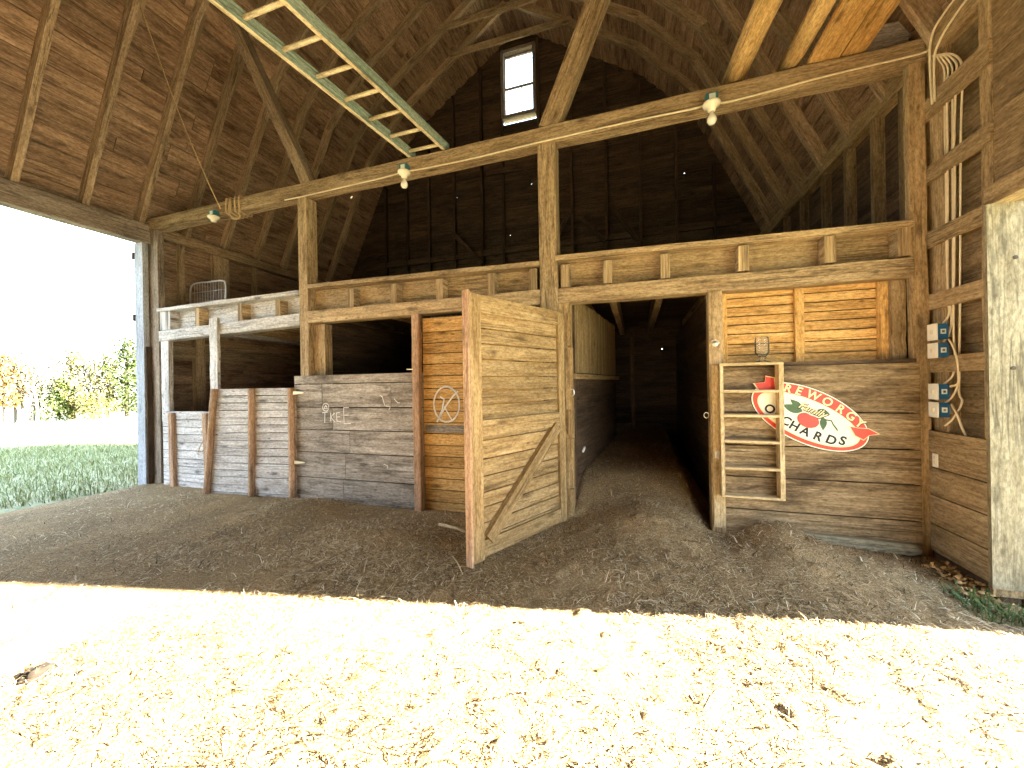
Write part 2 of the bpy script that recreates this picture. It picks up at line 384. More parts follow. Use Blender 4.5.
def strips(name, P, D, Lh, W, lift, mat, rnd, bend=.15):
    """many thin blades: base points P, unit directions D, lengths, widths -> one mesh of bent strips"""
    n_ = len(P); up = np.array([0, 0, 1.])
    sd = np.cross(D, up); sd /= np.linalg.norm(sd, axis=1, keepdims=True) + 1e-9
    sag = np.cross(sd, D)
    vs = np.empty((n_, 6, 3))
    for k, t in enumerate((0, .5, 1)):
        c = P + D * (Lh * t)[:, None] + sag * (bend * Lh * (4 * t * (1 - t)) * .5)[:, None]
        w = (W * (1 if t < 1 else .5))[:, None]
        vs[:, 2 * k] = c - sd * w; vs[:, 2 * k + 1] = c + sd * w
    b = (np.arange(n_) * 6)[:, None]
    f = np.concatenate([b + np.array([[0, 1, 3, 2]]), b + np.array([[2, 3, 5, 4]])], 1).reshape(-1, 4)
    me = bpy.data.meshes.new(name); me.vertices.add(n_ * 6); me.vertices.foreach_set('co', vs.reshape(-1))
    me.loops.add(len(f) * 4); me.loops.foreach_set('vertex_index', f.reshape(-1).astype(np.int32))
    me.polygons.add(len(f)); me.polygons.foreach_set('loop_start', np.arange(len(f), dtype=np.int32) * 4)
    me.update(calc_edges=True)
    a = me.attributes.new('rnd', 'FLOAT', 'FACE'); a.data.foreach_set('value', np.repeat(rnd, 2).astype(np.float32))
    me.materials.append(M[mat]); o = bpy.data.objects.new(name, me); COL.objects.link(o); return o
def straw_pts(n_, x0, x1, y0, y1):
    return RNG.uniform(x0, x1, n_), RNG.uniform(y0, y1, n_)
sx, sy = [], []
for (n_, a) in ((40000, (-3.2, 2.35, .9, 2.9)), (42000, (-4.2, 2.3, 2.2, 4.12)), (18000, (-7.4, -3.6, 1.2, 4.05)), (13000, (-.62, .64, 4.1, 6.6)), (2500, (-.4, .62, 6.6, 8.6))):
    q = straw_pts(n_, *a); sx.append(q[0]); sy.append(q[1])
sx = np.concatenate(sx); sy = np.concatenate(sy)
clump = fbm(sx, sy, 3.0, 77) + .5 * fbm(sx, sy, 9, 78) + RNG.uniform(-.5, .5, len(sx))
keep = clump > -.18; sx, sy = sx[keep], sy[keep]; n_ = len(sx)
th = RNG.uniform(0, 2 * np.pi, n_); pt = RNG.normal(.02, .16, n_); pt = np.where(RNG.random(n_) < .04, RNG.uniform(.3, .8, n_), pt)
D = np.stack([np.cos(th) * np.cos(pt), np.sin(th) * np.cos(pt), np.sin(pt)], 1)
P = np.stack([sx, sy, height(sx, sy) + RNG.uniform(.002, .012, n_)], 1)
Lh = RNG.gamma(1.6, .021, n_) + .012
tag(strips('straw_litter', P, D, Lh, RNG.uniform(.001, .0027, n_), 0, 'straw', np.where(RNG.random(n_) < .08, .02, np.clip(RNG.beta(1.5, 1.7, n_) + .22 * fbm(sx, sy, 2.2, 79), 0, 1))), 'loose straw and chaff strewn thickly over the barn floor', 'straw', kind='stuff')
# grass beyond the left opening
n_ = 45000
gx_, gy_ = RNG.uniform(-17, XL - .12, n_), RNG.uniform(-1.5, 8.5, n_)
edge = (gx_ < XL - .25 - .35 * sst(3.9, 2.2, gy_) + .25 * fbm(gx_, gy_, 2.0, 9)); gx_, gy_ = gx_[edge], gy_[edge]; n_ = len(gx_)
th = RNG.uniform(0, 2 * np.pi, n_); pt = RNG.uniform(.5, 1.45, n_)
D = np.stack([np.cos(th) * np.cos(pt), np.sin(th) * np.cos(pt), np.sin(pt)], 1)
P = np.stack([gx_, gy_, fieldh(gx_, gy_) - .01], 1); Lh = RNG.uniform(.04, .15, n_) * (1 + .6 * np.clip(fbm(gx_, gy_, 1.2, 5), 0, 1))
tag(strips('meadow_grass', P, D, Lh, RNG.uniform(.003, .006, n_), 0, 'grass', np.clip(RNG.beta(2, 2.2, n_), 0, 1), bend=.35), 'long green grass in the barn\'s shade outside the left opening', 'grass', kind='stuff')
n_ = 16000
ang = RNG.uniform(.30, .75, n_); rad = RNG.uniform(15, 40, n_); gx_ = -rad * np.cos(ang); gy_ = rad * np.sin(ang)
th = RNG.uniform(0, 2 * np.pi, n_); pt = RNG.uniform(.6, 1.45, n_)
D = np.stack([np.cos(th) * np.cos(pt), np.sin(th) * np.cos(pt), np.sin(pt)], 1)
P = np.stack([gx_, gy_, fieldh(gx_, gy_) - .02], 1)
tag(strips('field_grass', P, D, RNG.uniform(.08, .25, n_), RNG.uniform(.004, .01, n_), 0, 'grass', RNG.uniform(.3, 1, n_), bend=.3), 'sunlit dry grass standing in the field before the trees', 'grass', kind='stuff')

# ------------------------------------------------------------------ walls and roof
# left wall: boards behind the partition, and the narrow strip above the header
mb = MB()
boards(mb, (XL - .10, YP, 0), Y_, Z_, -X_, YB - YP, 4.25, .2, .025, split=2.6)
mb.bx(XL - .18, XL - .135, YP + .01, YB, -.2, 4.3)
struct(mb.build('wall_left', 'roof'), 'brown board wall on the left')
mb = MB(); mb.beam((XL - .05, YF, 4.02), (XL - .05, YP + .1, 4.02), .18, .30, wob=.006, n=12)
tag(mb.build('header_beam', 'header', bevel=.008), 'long grey weathered beam over the wide left opening', 'beam')
mb = MB(); mb.beam((XL - .05, YP + .1, 4.1), (XL - .05, YB, 4.1), .16, .16, wob=.006, n=8)
tag(mb.build('wall_plate', 'rafter', bevel=.006), 'dark wall plate along the left wall above the loft', 'beam')
# right wall
mb = MB()
boards(mb, (XR + .10, 3.62, 0), Y_, Z_, X_, YP - 3.62, 4.22, .2, .025, split=2.4)
boards(mb, (XR + .10, YP, 0), Y_, Z_, X_, YB - YP, 4.22, .2, .025, split=2.4, mat=1)  # loft stretch of the same wall coloured darker to stand for shade
boards(mb, (XR, YF, 2.82), Y_, Z_, X_, 3.60 - YF, 1.4, .24, .03, split=3.0)
mb.bx(XR + .14, XR + .18, YF, YB, 2.78, 4.3); mb.bx(XR + .14, XR + .18, 3.62, YB, -.2, 2.78)
mb.bx(XR, XR + .18, YF, -1.9, -.2, 2.8)
M['brown'] = wood('brown_boards', (.13, .085, .045), (.26, .185, .10), (.37, .27, .155), stain=.5, vary=.3)
struct(mb.build('wall_right', ['brown', 'dark']), 'brown board wall on the right')
mb = MB(); mb.beam((XR + .03, YF, 2.75), (XR + .03, 3.62, 2.75), .16, .14, wob=.004, n=10)
tag(mb.build('header_beam', 'panel', bevel=.006), 'brown timber beam over the wide right opening', 'beam')
mb = MB(); mb.beam((XR + .06, YF, 4.30), (XR + .06, YB, 4.30), .16, .2, wob=.006, n=16)
tag(mb.build('wall_plate', 'panel', bevel=.006), 'brown wall plate along the top of the right wall', 'beam')
# back gable, with pinholes of daylight and a window opening
def prof_half(z):
    pts = PROF
    if z <= pts[0][1]: return pts[0][0]
    for (a, za), (b_, zb) in zip(pts, pts[1:]):
        if z <= zb: return a + (b_ - a) * (z - za) / (zb - za)
    return 0
WX0, WX1, WZ0, WZ1 = -2.96, -2.14, 7.90, 9.48
HOLES = [(-4.24, 6.25), (-2.29, 6.25), (1.05, 5.9), (-2.84, 5.1), (.55, 2.2)]
mb = MB(); z = -.1
while z < 9.95:
    w = U(.17, .23); h0, h1 = prof_half(z) + .18, prof_half(z + w) + .18
    hw = max(h0, h1) if z < 4.2 else (h0 + h1) / 2
    spans = [(CX - hw - .02, CX + hw + .02)]
    if z + w > WZ0 and z < WZ1: spans = [(spans[0][0], WX0), (WX1, spans[0][1])]
    for (hx, hz) in HOLES:
        if z + .01 < hz < z + w - .01:
            ns = []
            for a, c in spans:
                if a < hx < c: ns += [(a, hx - .011), (hx + .011, c)]
                else: ns.append((a, c))
            spans = ns
            mb.bx(hx - .011, hx + .011, YB, YB + .025, z, hz - .013); mb.bx(hx - .011, hx + .011, YB, YB + .025, hz + .013, z + w)
    for a, c in spans:
        if c - a > .02: mb.bx(a, c, YB, YB + .028, z, z + w + .002)
    z += w
for s in (-1, 1):     # sheathing strips that close the gable against the roof
    for (a, za), (c, zc) in zip(PROF, PROF[1:]):
        p = V(CX + s * a, YB + .05, za); q = V(CX + s * c, YB + .05, zc); d_ = (q - p).normalized()
        nn_ = V(-d_.z, 0, d_.x); nn_ = nn_ if nn_.x * s > 0 else -nn_
        mb.beam(p - d_ * .2 + nn_ * .17, q + d_ * .25 + nn_ * .17, .03, .62, up=nn_)
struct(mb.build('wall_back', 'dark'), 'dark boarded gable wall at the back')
# front gable behind the viewer
mb = MB(); z = 0
while z < 9.9:
    w = .3; hw = (prof_half(z) + prof_half(z + w)) / 2 + .14
    mb.bx(CX - hw, CX + hw, YF - .03, YF, z, z + w); z += w
struct(mb.build('wall_front', 'dark'), 'boarded gable wall at the front')
# roof boards on top of the rafters
mb = MB()
RD = .15
for s in (-1, 1):
    for k, ((a, za), (c, zc)) in enumerate(zip(PROF, PROF[1:])):
        p = V(CX + s * a, 0, za); q = V(CX + s * c, 0, zc); d = (q - p); L = d.length; d.normalize()
        nn = V(-d.z * 1, 0, d.x) if s > 0 else V(-d.z, 0, d.x)
        if nn.z < 0: nn = -nn
        if nn.x * s < 0: nn = -nn
        ext0 = -.35 if k == 0 else -.02; ext1 = .08 if k < 2 else .22
        boards(mb, p + nn * RD + d * ext0 + V(0, YF - .2, 0), Y_, d, nn, YB - YF + .45, L - ext0 + ext1, .23, .028, gap=.014, jit=.25, split=2.7)
        mb.box(p + nn * (RD + .045) + d * (ext0 - .02) + V(0, YF - .25, 0), Y_ * (YB - YF + .55), d * (L - ext0 + ext1 + .06), nn * .03)
struct(mb.build('ceiling', 'roof'), 'gambrel roof boarding seen from below')

# gambrel rafter pairs
YS = [2.80 + .67 * k for k in range(-8, 9)]
vis = [y for y in YS if y > 1.9]
def gambrel(y, label):
    t = thing('gambrel_frame', (CX, y, PROF[0][1]), label, 'roof frame', 'gambrel frames carrying the roof')
    h = RD; w = .075
    for s in (-1, 1):
        pt = [V(CX + s * a, y, z) for a, z in PROF]
        def seg(name, p, q, dy, ww, e0=0, e1=0, tip=0):
            d = (q - p).normalized(); nn = V(-d.z, 0, d.x)
            if nn.x * s < 0: nn = -nn
            m_ = MB(); p_ = p - d * e0 + nn * (h / 2) + V(0, dy, 0); q_ = q + d * e1 + nn * (h / 2) + V(0, dy, 0)
            if tip:   # a long tapered foot where the piece is scarfed on
                L = (q_ - p_).length
                o_ = p_ - nn * (h / 2) - V(0, ww / 2, 0)
                m_.prism([(0, h * .85), (tip, 0), (L, 0), (L, h), (0, h)], o_, d, nn, V(0, ww, 0))
                return m_.build(name, 'rafter', t)
            m_.beam(p_, q_, ww, h, up=nn, wob=.005, n=5); return m_.build(name, 'rafter', t)
        seg('lower_rafter', pt[0], pt[1], 0, w, .03, .05)
        seg('middle_rafter', pt[0].lerp(pt[1], .70), pt[1], .062, .045, 0, .12, tip=.55)
        seg('middle_rafter', pt[1], pt[2], 0, w, .05, .04)
        seg('upper_rafter', pt[2], pt[3], 0, w, .05, -.02)
        # gusset plate over the upper bend
        c = pt[2]; d1 = (pt[1] - pt[2]).normalized(); d2 = (pt[3] - pt[2]).normalized()
    m_ = MB(); zc = 9.0; hw = 1.30
    m_.beam((CX - hw - .1, y - .065, zc + .07), (CX + hw + .1, y - .065, zc + .07), .04, .14); m_.build('collar_tie', 'rafter', t)
    return t
nv = len(vis)
for i, y in enumerate(vis):
    j = nv - 1 - i
    if i == 0: lab = 'gambrel roof rafter frame nearest the viewer, at the left edge of the photo'
    elif j == 0: lab = 'gambrel roof rafter frame farthest back, right before the gable window'
    elif j == 1: lab = 'gambrel roof rafter frame second from the gable wall, its collar tie showing'
    else: lab = 'gambrel roof rafter frame, %s counting back from the left edge of the photo' % ORD[i]
    gambrel(y, lab)

# gable studs
studs = [-6.3, -5.65, -5.0, -4.28, -3.53, -2.98, -2.08, -1.33, -.56, .16, .88, 1.6]
for i, x in enumerate(studs):
    top = 4.2 + 0 if False else None
    hw = abs(x - CX); zt = 4.3
    for (a, za), (c, zc) in zip(PROF, PROF[1:]):
        if c <= hw <= a: zt = za + (zc - za) * (a - hw) / (a - c)
    mb = MB(); mb.beam((x, YB - .05, 2.84), (x, YB - .05, zt + .05), .055, .10, up=(0, 1, 0))
    tag(mb.build('gable_stud', 'dark'), 'dark upright stud on the back gable wall, %s from its left end' % ORD[i], 'stud', 'studs of the back gable')
mb = MB(); mb.beam((CX - 4.62, YB - .06, 4.72), (CX + 4.62, YB - .06, 4.72), .05, .14)
tag(mb.build('gable_girt', 'dark'), 'long horizontal girt across the back gable wall above the loft floor', 'beam')
mb = MB(); mb.beam((-3.38, YB - .12, 6.64), (-2.1, YB - .12, 6.60), .03, .13)
tag(mb.build('nailing_board', 'dark'), 'short horizontal board nailed across studs below the gable window', 'board')
for nm, a, c, lab in (('brace', (-4.3, 5.3), (-3.55, 4.45), 'diagonal brace low on the gable wall left of the window'), ('brace', (-.45, 5.4), (.06, 4.6), 'diagonal brace low on the gable wall, farthest right'), ('brace', (-1.1, 5.2), (-.6, 4.62), 'diagonal brace low on the gable wall, just right of the tall post'), ('brace', (-1.9, 4.5), (-1.42, 5.3), 'diagonal brace low on the gable wall behind the tall middle post')):
    mb = MB(); mb.beam((a[0], YB - .12, a[1]), (c[0], YB - .12, c[1]), .04, .10, up=(0, 0, 1)); tag(mb.build(nm, 'dark'), lab, 'brace')
# gable window
mb = MB()
for a in ((WX0 - .02, WX0 + .05, WZ0, WZ1), (WX1 - .05, WX1 + .02, WZ0, WZ1), (WX0, WX1, WZ0 - .04, WZ0 + .04), (WX0, WX1, WZ1 - .06, WZ1 + .02)):
    mb.bx(a[0], a[1], YB - .12, YB + .08, a[2], a[3])
fr = struct(mb.build('window_1', 'header'), 'small gable window')
zm = (WZ0 + WZ1) / 2 - .05
mb = MB()
mb.bx(WX0 + .05, WX1 - .05, YB + .0, YB + .04, zm - .022, zm + .022); mb.bx((WX0 + WX1) / 2 - .012 + .06, (WX0 + WX1) / 2 + .012 + .06, YB + .01, YB + .035, WZ0 + .04, zm)
for a in ((WX0 + .045, WX0 + .062), (WX1 - .062, WX1 - .045)): mb.bx(a[0], a[1], YB, YB + .04, WZ0 + .04, WZ1 - .06)
mb.bx(WX0 + .05, WX1 - .05, YB, YB + .04, WZ0 + .04, WZ0 + .06); mb.bx(WX0 + .05, WX1 - .05, YB, YB + .04, WZ1 - .085, WZ1 - .06)
mb.build('window_sash', 'header', fr)
mb = MB(); mb.bx(WX0 + .05, WX1 - .05, YB + .02, YB + .024, WZ0 + .05, WZ1 - .08); mb.build('window_pane', 'pane', fr)

# ------------------------------------------------------------------ the timber frame at the stalls
mb = MB(); mb.beam((XL - .1, YP + .085, 4.18), (XR - .02, YP + .085, 4.28), .17, .19, wob=.006, n=22)
tag(mb.build('tie_beam', 'timber', bevel=.012), 'long tie beam spanning the barn above the stall front, bulbs hung on it', 'beam')
mb = MB(); mb.beam((XL - .1, -.1, 4.26), (XR + .02, -.1, 4.26), .17, .19, wob=.006, n=22)
tag(mb.build('tie_beam', 'timber', bevel=.012), 'tie beam overhead near the viewer that carries the ladder\'s other end', 'beam')
def timber(name, x0, x1, y0, y1, z0, z1, mat, label, cat='post', group=None, bev=.008, n=8, wob=.005):
    mb = MB(); cx, cy = (x0 + x1) / 2, (y0 + y1) / 2
    mb.beam((cx, cy, z0), (cx, cy, z1), x1 - x0, y1 - y0, up=(0, 1, 0), wob=wob, n=n)
    return tag(mb.build(name, mat, bevel=bev), label, cat, group)
timber('barn_post', -4.40, -4.25, YP, YP + .19, -.1, 4.11, 'timber', 'squared timber post under the tie beam at the left stalls')
timber('barn_post', -1.00, -.80, YP + .0, YP + .2, -.1, 4.15, 'timber', 'knotty timber post under the middle of the tie beam by the open door')
timber('barn_post', 2.265, 2.385, YP + .02, YP + .09, -.1, 4.20, 'panel', 'timber post in the right corner under the end of the tie beam')
timber('barn_post', XL - .02, XL + .2, YP + .02, YP + .12, -.1, 4.08, 'header', 'grey brown corner post beside the left opening')
timber('jamb_post', -4.25, -4.06, YP + .10, YP + .24, .0, 2.37, 'timber', 'short stall jamb beside the left timber post, under the loft beam')
timber('corner_stud', 2.16, 2.26, YP + .08, YP + .2, 1.66, 2.36, 'panel', 'short stud beside the right corner post above the planks')
# left opening jamb
t = thing('door_jamb', (XL - .12, YP - .03, 0), 'whitish door jamb lit blue by the sky at the left opening', 'jamb')
mb = MB(); mb.bx(XL - .18, XL + .015, YP - .08, YP + .0, -.05, 3.87); mb.build('jamb_board', 'jamb', t, bevel=.004)
mb = MB(); mb.bx(XL + .015, XL + .045, YP - .06, YP + .01, .0, 2.2); mb.build('edge_strip', 'dark', t)
for z in (3.62, 2.62):
    mb = MB(); mb.bx(XL - .23, XL - .175, YP - .10, YP - .04, z, z + .11); mb.build('hinge_pin', 'rust', t, bevel=.01)
# braces
mb = MB(); mb.beam((-4.24, YP + .09, 4.26), (-5.77, YP + .09, 7.26), .15, .17, up=(0, 1, 0), wob=.006, n=6)
tag(mb.build('brace', 'rafter', bevel=.01), 'heavy diagonal brace rising from the tie beam over the left post', 'brace')
mb = MB(); mb.beam((-.89, YP + .09, 4.32), (.55, YP + .09, 7.6), .21, .17, up=(0, 1, 0), wob=.006, n=6)
tag(mb.build('brace', 'timber', bevel=.01), 'heavy split diagonal brace rising from the tie beam over the middle post', 'brace')

# loft edge: lower beam, joists, blocking, cap rail
bays = [(-7.27, -4.40, 2.28, 2.36, 'left', 'white', 'whitened'), (-4.25, -1.0, 2.38, 2.38, 'middle', 'timber', 'brown'), (-.80, 2.28, 2.37, 2.36, 'right', 'timber', 'tan')]
for (x0, x1, za, zc, nm, mt, cw) in bays:
    where = {'left': 'over the two small left stall openings', 'middle': 'between the two tall posts', 'right': 'over the dark doorway and the sign wall'}[nm]
    mb = MB(); hh = .165
    mb.beam((x0, YP + .08, za + hh / 2), (x1, YP + .08, zc + hh / 2), .16, hh, wob=.004, n=8)
    tag(mb.build('loft_beam', mt, bevel=.006), '%s loft beam %s' % (cw, where), 'beam', 'beams under the loft edge')
    mb = MB(); mb.beam((x0 - .02, YP + .09, za + .50), (x1, YP + .09, zc + .455 - (.0 if nm != 'left' else -.0)), .20, .055, wob=.003, n=8)
    tag(mb.build('cap_rail', mt, bevel=.004), '%s flat cap rail along the loft edge %s' % (cw, where), 'rail', 'cap rails of the loft edge')
    mb = MB(); mb.beam((x0, YP + .165, za + .33), (x1, YP + .165, zc + .30), .03, .30)
    tag(mb.build('blocking_board', 'white' if nm == 'left' else 'panel'), '%s blocking board behind the joist ends %s' % (cw, where), 'board', 'blocking boards of the loft edge')
JX = [-7.14, -6.41, -5.52, -4.80, -3.55, -2.90, -2.25, -1.58, -1.08, -.72, -.27, .30, 1.0, 1.69, 2.22]
for i, x in enumerate(JX):
    w = .09 if x > -7 else .24; zb = 2.455 if x < -4.5 else 2.545; zt = 2.80 if x > -4.5 else 2.76
    mb = MB(); mb.bx(x - w / 2, x + w / 2, YP + .015, YB - .02, zb, zt - .01)
    tag(mb.build('loft_joist', 'white' if x < -6.8 else 'timber', bevel=.003), 'loft joist end on the lower loft beam, %s from the left' % ORD[i], 'joist', 'joists of the loft')
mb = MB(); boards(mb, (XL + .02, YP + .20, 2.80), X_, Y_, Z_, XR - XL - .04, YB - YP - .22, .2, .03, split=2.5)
struct(mb.build('loft_floor', 'dark'), 'rough board floor of the loft')

# loft: studs on the side walls
for i, y in enumerate((4.72, 5.4, 6.1)):
    mb = MB(); wd = .09 if i != 1 else .3; mb.bx(XL - .10, XL - .03, y - wd / 2, y + wd / 2, 2.83, 4.03)
    tag(mb.build('wall_stud', 'rafter'), '%s on the left wall above the loft, %s from the opening' % ('broad plank' if i == 1 else 'upright stud', ORD[i]), 'stud', 'studs of the left loft wall')
for i, y in enumerate((4.52, 5.05, 5.6, 6.2, 6.9, 7.6)):
    mb = MB(); wd = .2 if i == 0 else .06; mb.bx(XR - .0, XR + .10, y - wd / 2, y + wd / 2, 2.83, 4.22)
    tag(mb.build('wall_stud', 'brown'), '%s on the right wall behind the loft edge, %s from the corner post' % ('broad plank' if i == 0 else 'upright stud', ORD[i]), 'stud', 'studs of the right loft wall')
# stall interior seen through the left openings
mb = MB(); mb.bx(XL - .10, XL - .0, 4.9, 5.06, 0, 2.5)
tag(mb.build('wall_stud', 'rafter'), 'broad stud on the left wall inside the far left stall', 'stud')
mb = MB(); mb.beam((XL - .05, YP + .2, 2.15), (XL - .05, YB, 2.15), .07, .2)
tag(mb.build('wall_girt', 'rafter'), 'horizontal girt on the left wall inside the stall', 'beam')

# ------------------------------------------------------------------ right wall: studs, girts, panel, cables, boxes
timber('wall_stud', XR, XR + .09, 3.62, 3.72, -.05, 4.25, 'panel', 'upright stud at the edge of the right opening beside the pale door', 'stud')
timber('wall_stud', XR + .02, XR + .10, 4.09, 4.33, .2, 4.22, 'panel', 'upright board behind the cream cables on the right wall', 'stud')
for i, z in enumerate((3.77, 3.22, 2.66, 2.135, 1.60)):
    mb = MB(); mb.beam((XR, 3.60, z + U(-.01, .01)), (XR, 4.30, z + U(-.01, .01)), .04, .13 if i else .17)
    tag(mb.build('wall_girt', 'panel', bevel=.003), 'short horizontal girt on the right wall, %s from the top' % ORD[i], 'girt', 'girts on the right wall')
mb = MB(); boards(mb, (XR - .035, 3.62, .03), Y_, Z_, X_, .72, 1.02, .24, .035, gap=.008, jit=.05)
t = tag(mb.build('low_wall', 'panel', bevel=.002), 'low plank panel on the right wall with a white switch plate', 'panel')
mb = MB(); mb.bx(XR - .02, XR + .1, 3.6, 4.3, -.12, .03)
tag(mb.build('sill_beam', 'dark'), 'dark rotten sill under the low plank panel on the right', 'beam')
mb = MB(); mb.bx(XR - .046, XR - .034, 4.115, 4.165, .75, .86); mb.build('tmp', 'plate').name = 'outlet_plate'
o = bpy.data.objects['outlet_plate']; tag(o, 'white outlet plate on the low plank panel', 'outlet')
mb = MB(); mb.bx(XR - .049, XR - .046, 4.13, 4.15, .775, .80); mb.bx(XR - .049, XR - .046, 4.13, 4.15, .815, .84); mb.build('socket', 'ivory', o)
# tall pale door swung outward beyond the right opening
t = thing('barn_door', (3.4, 3.58, .02), 'tall pale weathered barn door swung open outside the right opening', 'door')
mb = MB(); boards(mb, (XR - .085, 3.545, .035), Z_, X_, Y_, 2.645, .30, .42, .03, gap=.003, jit=.1); boards(mb, (XR + .215, 3.545, .035), Z_, X_, Y_, 3.35, 1.86, .42, .03, gap=.003, jit=.1); mb.build('door_boards', 'palewood', t)  # outer boards raised past the opening, unseen, to stop sun over the door
mb = MB(); boards(mb, (XR - .06, 3.58, -.03), Z_, X_, Y_, 2.71, .26, .16, .03, gap=.006); boards(mb, (XR + .20, 3.58, -.03), Z_, X_, Y_, 3.40, 1.86, .16, .03, gap=.006); mb.build('backing_boards', 'panel', t)
for (x, z) in ((2.46, 2.3), (2.44, 1.55)):
    mb = MB(); mb.lathe((x, 3.547, z), [(.014, 0), (.014, .006), (0, .009)], 10, ax=(0, -1, 0)); mb.build('nail_head', 'rust', t)

def spline(pts, n=8):
    pts = [Vector(p) for p in pts]; out = []
    P = [pts[0] * 2 - pts[1]] + pts + [pts[-1] * 2 - pts[-2]]
    for k in range(1, len(P) - 2):
        a, b_, c, d = P[k - 1:k + 3]
        for j in range(n):
            t = j / n
            out.append(.5 * ((2 * b_) + (c - a) * t + (2 * a - 5 * b_ + 4 * c - d) * t * t + (3 * b_ - a - 3 * c + d) * t ** 3))
    return out + [pts[-1]]
xc = XR - .003
cabs = [
    ('cream cable running along the lower edge of the tie beam to the bulbs', [(-4.6, YP - .02, 4.105), (-4.2, YP - .012, 4.11), (-3.2, YP - .012, 4.13), (-2.76, YP - .012, 4.15), (-2.68, YP - .015, 4.19), (-2.60, YP - .012, 4.15), (-1.9, YP - .012, 4.14), (-1.0, YP - .012, 4.165), (0, YP - .012, 4.18), (.6, YP - .012, 4.175), (.69, YP - .015, 4.21), (.80, YP - .015, 4.21), (.90, YP - .012, 4.17), (1.7, YP - .012, 4.215), (2.30, YP - .012, 4.23), (2.37, 4.13, 4.22)]),
    ('upper of the two cream cables rising along the right wall plate', [(xc - .03, 4.12, 3.75), (xc - .035, 4.13, 4.10), (xc - .035, 4.11, 4.28), (xc - .035, 4.0, 4.36), (xc - .03, 3.6, 4.40), (xc - .03, 2.9, 4.40)]),
    ('lower of the two cream cables rising along the right wall plate', [(xc - .03, 4.09, 3.75), (xc - .025, 4.10, 4.08), (xc - .025, 4.05, 4.19), (xc - .03, 3.9, 4.25), (xc - .03, 3.6, 4.29), (xc - .03, 2.9, 4.30)]),
]
for lab, pts in cabs:
    mb = MB(); mb.tube(spline(pts), .0085, 6); tag(mb.build('electric_cable', 'cable', smooth=True), lab, 'cable', 'cream electric cables')
drops = [(4.06, 1.95), (4.022, 1.80), (3.98, 1.46), (3.935, 1.30), (3.89, 1.12)]
for i, (y, ze) in enumerate(drops):
    pts = [(xc - .02, 4.125, 4.15), (xc - .01, 4.10 - .03 * i, 4.13 - .02 * i), (xc + .0, y + .02, 4.07 - .025 * i), (xc + .015, y, 3.98 - .02 * i)]
    z = 3.8
    while z > ze + .25: f_ = (3.8 - z) / 1.9; pts.append((xc + .018 - .012 * (i % 2), y * (1 - f_) + (4.075 - .03 * i) * f_ + U(-.008, .008), z)); z -= .4
    pts += [(xc + .01, 4.05 - .03 * i, ze + .18), (xc - .0, 4.03 - .03 * (i > 1), ze + .05), (xc - .02, 4.06, ze - .02)]
    mb = MB(); mb.tube(spline(pts), .007, 6)
    tag(mb.build('electric_cable', 'cable', smooth=True), 'cream cable dropping behind the right wall girts, %s from the corner post' % ORD[i], 'cable', 'cream electric cables')
for nm, pts in (('loop of cream cable hanging beside the upper two blue boxes', [(xc - .01, 4.02, 1.80), (xc - .02, 3.95, 1.72), (xc - .015, 3.92, 1.58), (xc - .01, 3.93, 1.45), (xc - .01, 4.01, 1.42)]), ('loop of cream cable hanging below the lowest blue box', [(xc - .01, 4.0, 1.28), (xc - .02, 3.93, 1.2), (xc - .01, 3.9, 1.1), (xc + .02, 3.88, .98), (xc + .03, 3.9, .9)])):
    mb = MB(); mb.tube(spline(pts), .0085, 6); tag(mb.build('electric_cable', 'cable', smooth=True), nm, 'cable', 'cream electric cables')
for i, (z0, z1) in enumerate(((1.80, 1.925), (1.655, 1.77), (1.32, 1.44), (1.175, 1.29))):
    t = thing('electric_box', (XR - .04, 4.05, z0), 'blue electric box with white cover on the right wall, %s' % ('topmost of four', 'second of four', 'third of four', 'lowest of four')[i], 'electric box', 'blue electric boxes')
    mb = MB(); mb.bx(XR - .09, XR - .02, 4.008, 4.10, z0, z1); mb.build('box_body', 'blue', t, bevel=.003)
    mb = MB(); mb.bx(XR - .02, XR + .03, 4.06, 4.10, z0 + .02, z1 - .02); mb.build('bracket', 'steel', t)
    mb = MB(); mb.bx(XR - .10, XR - .09, 4.0, 4.106, z0 - .004, z1 + .004); cp = mb.build('cover_plate', 'plate', t, bevel=.003)
    mb = MB(); mb.bx(XR - .108, XR - .10, 4.04, 4.06, (z0 + z1) / 2 - .015, (z0 + z1) / 2 + .015); mb.build('switch_toggle', 'ivory', cp)
    zc = (z0 + z1) / 2
    mb = MB(); mb.bx(XR - .07, XR - .036, 4.0055, 4.008, zc - .02, zc + .02, mat=0); mb.bx(XR - .061, XR - .045, 4.0045, 4.0055, zc - .009, zc + .009, mat=1); mb.build('sticker', ['sticker', 'greyboard'], t)

# ------------------------------------------------------------------ stall fronts, left to right
def planked(name, x0, x1, y, z0, z1, bw, th, mat, jit=.12):
    return boards(MB(), (x0, y + th, z0), X_, Z_, -Y_, x1 - x0, z1 - z0, bw, th, gap=.009, jit=jit)
# far left low panel
t = thing('stall_wall', (-6.6, YP, 0), 'low whitish board panel with two brown battens, below the far left stall opening', 'panel')
planked('', -7.2, -5.0, YP, -.05, 1.165, .118, .03, 'white').build('boards', 'white', t)
for x, tl in ((-6.95, .02), (-6.20, .05)):
    mb = MB(); mb.beam((x, YP - .03, 1.14), (x + tl, YP - .03, -.08), .095, .06, up=(0, 1, 0), wob=.004, n=5); mb.build('batten', 'pole', t, bevel=.012)
timber('stall_stud', -7.26, -7.08, YP + .02, YP + .09, 1.0, 2.30, 'white', 'whitish stud at the left edge of the far left stall opening', 'stud')
timber('stall_stud', -6.06, -5.90, YP - .05, YP - .0, 1.05, 2.56, 'white', 'whitish upright board between the two small left stall openings', 'stud')
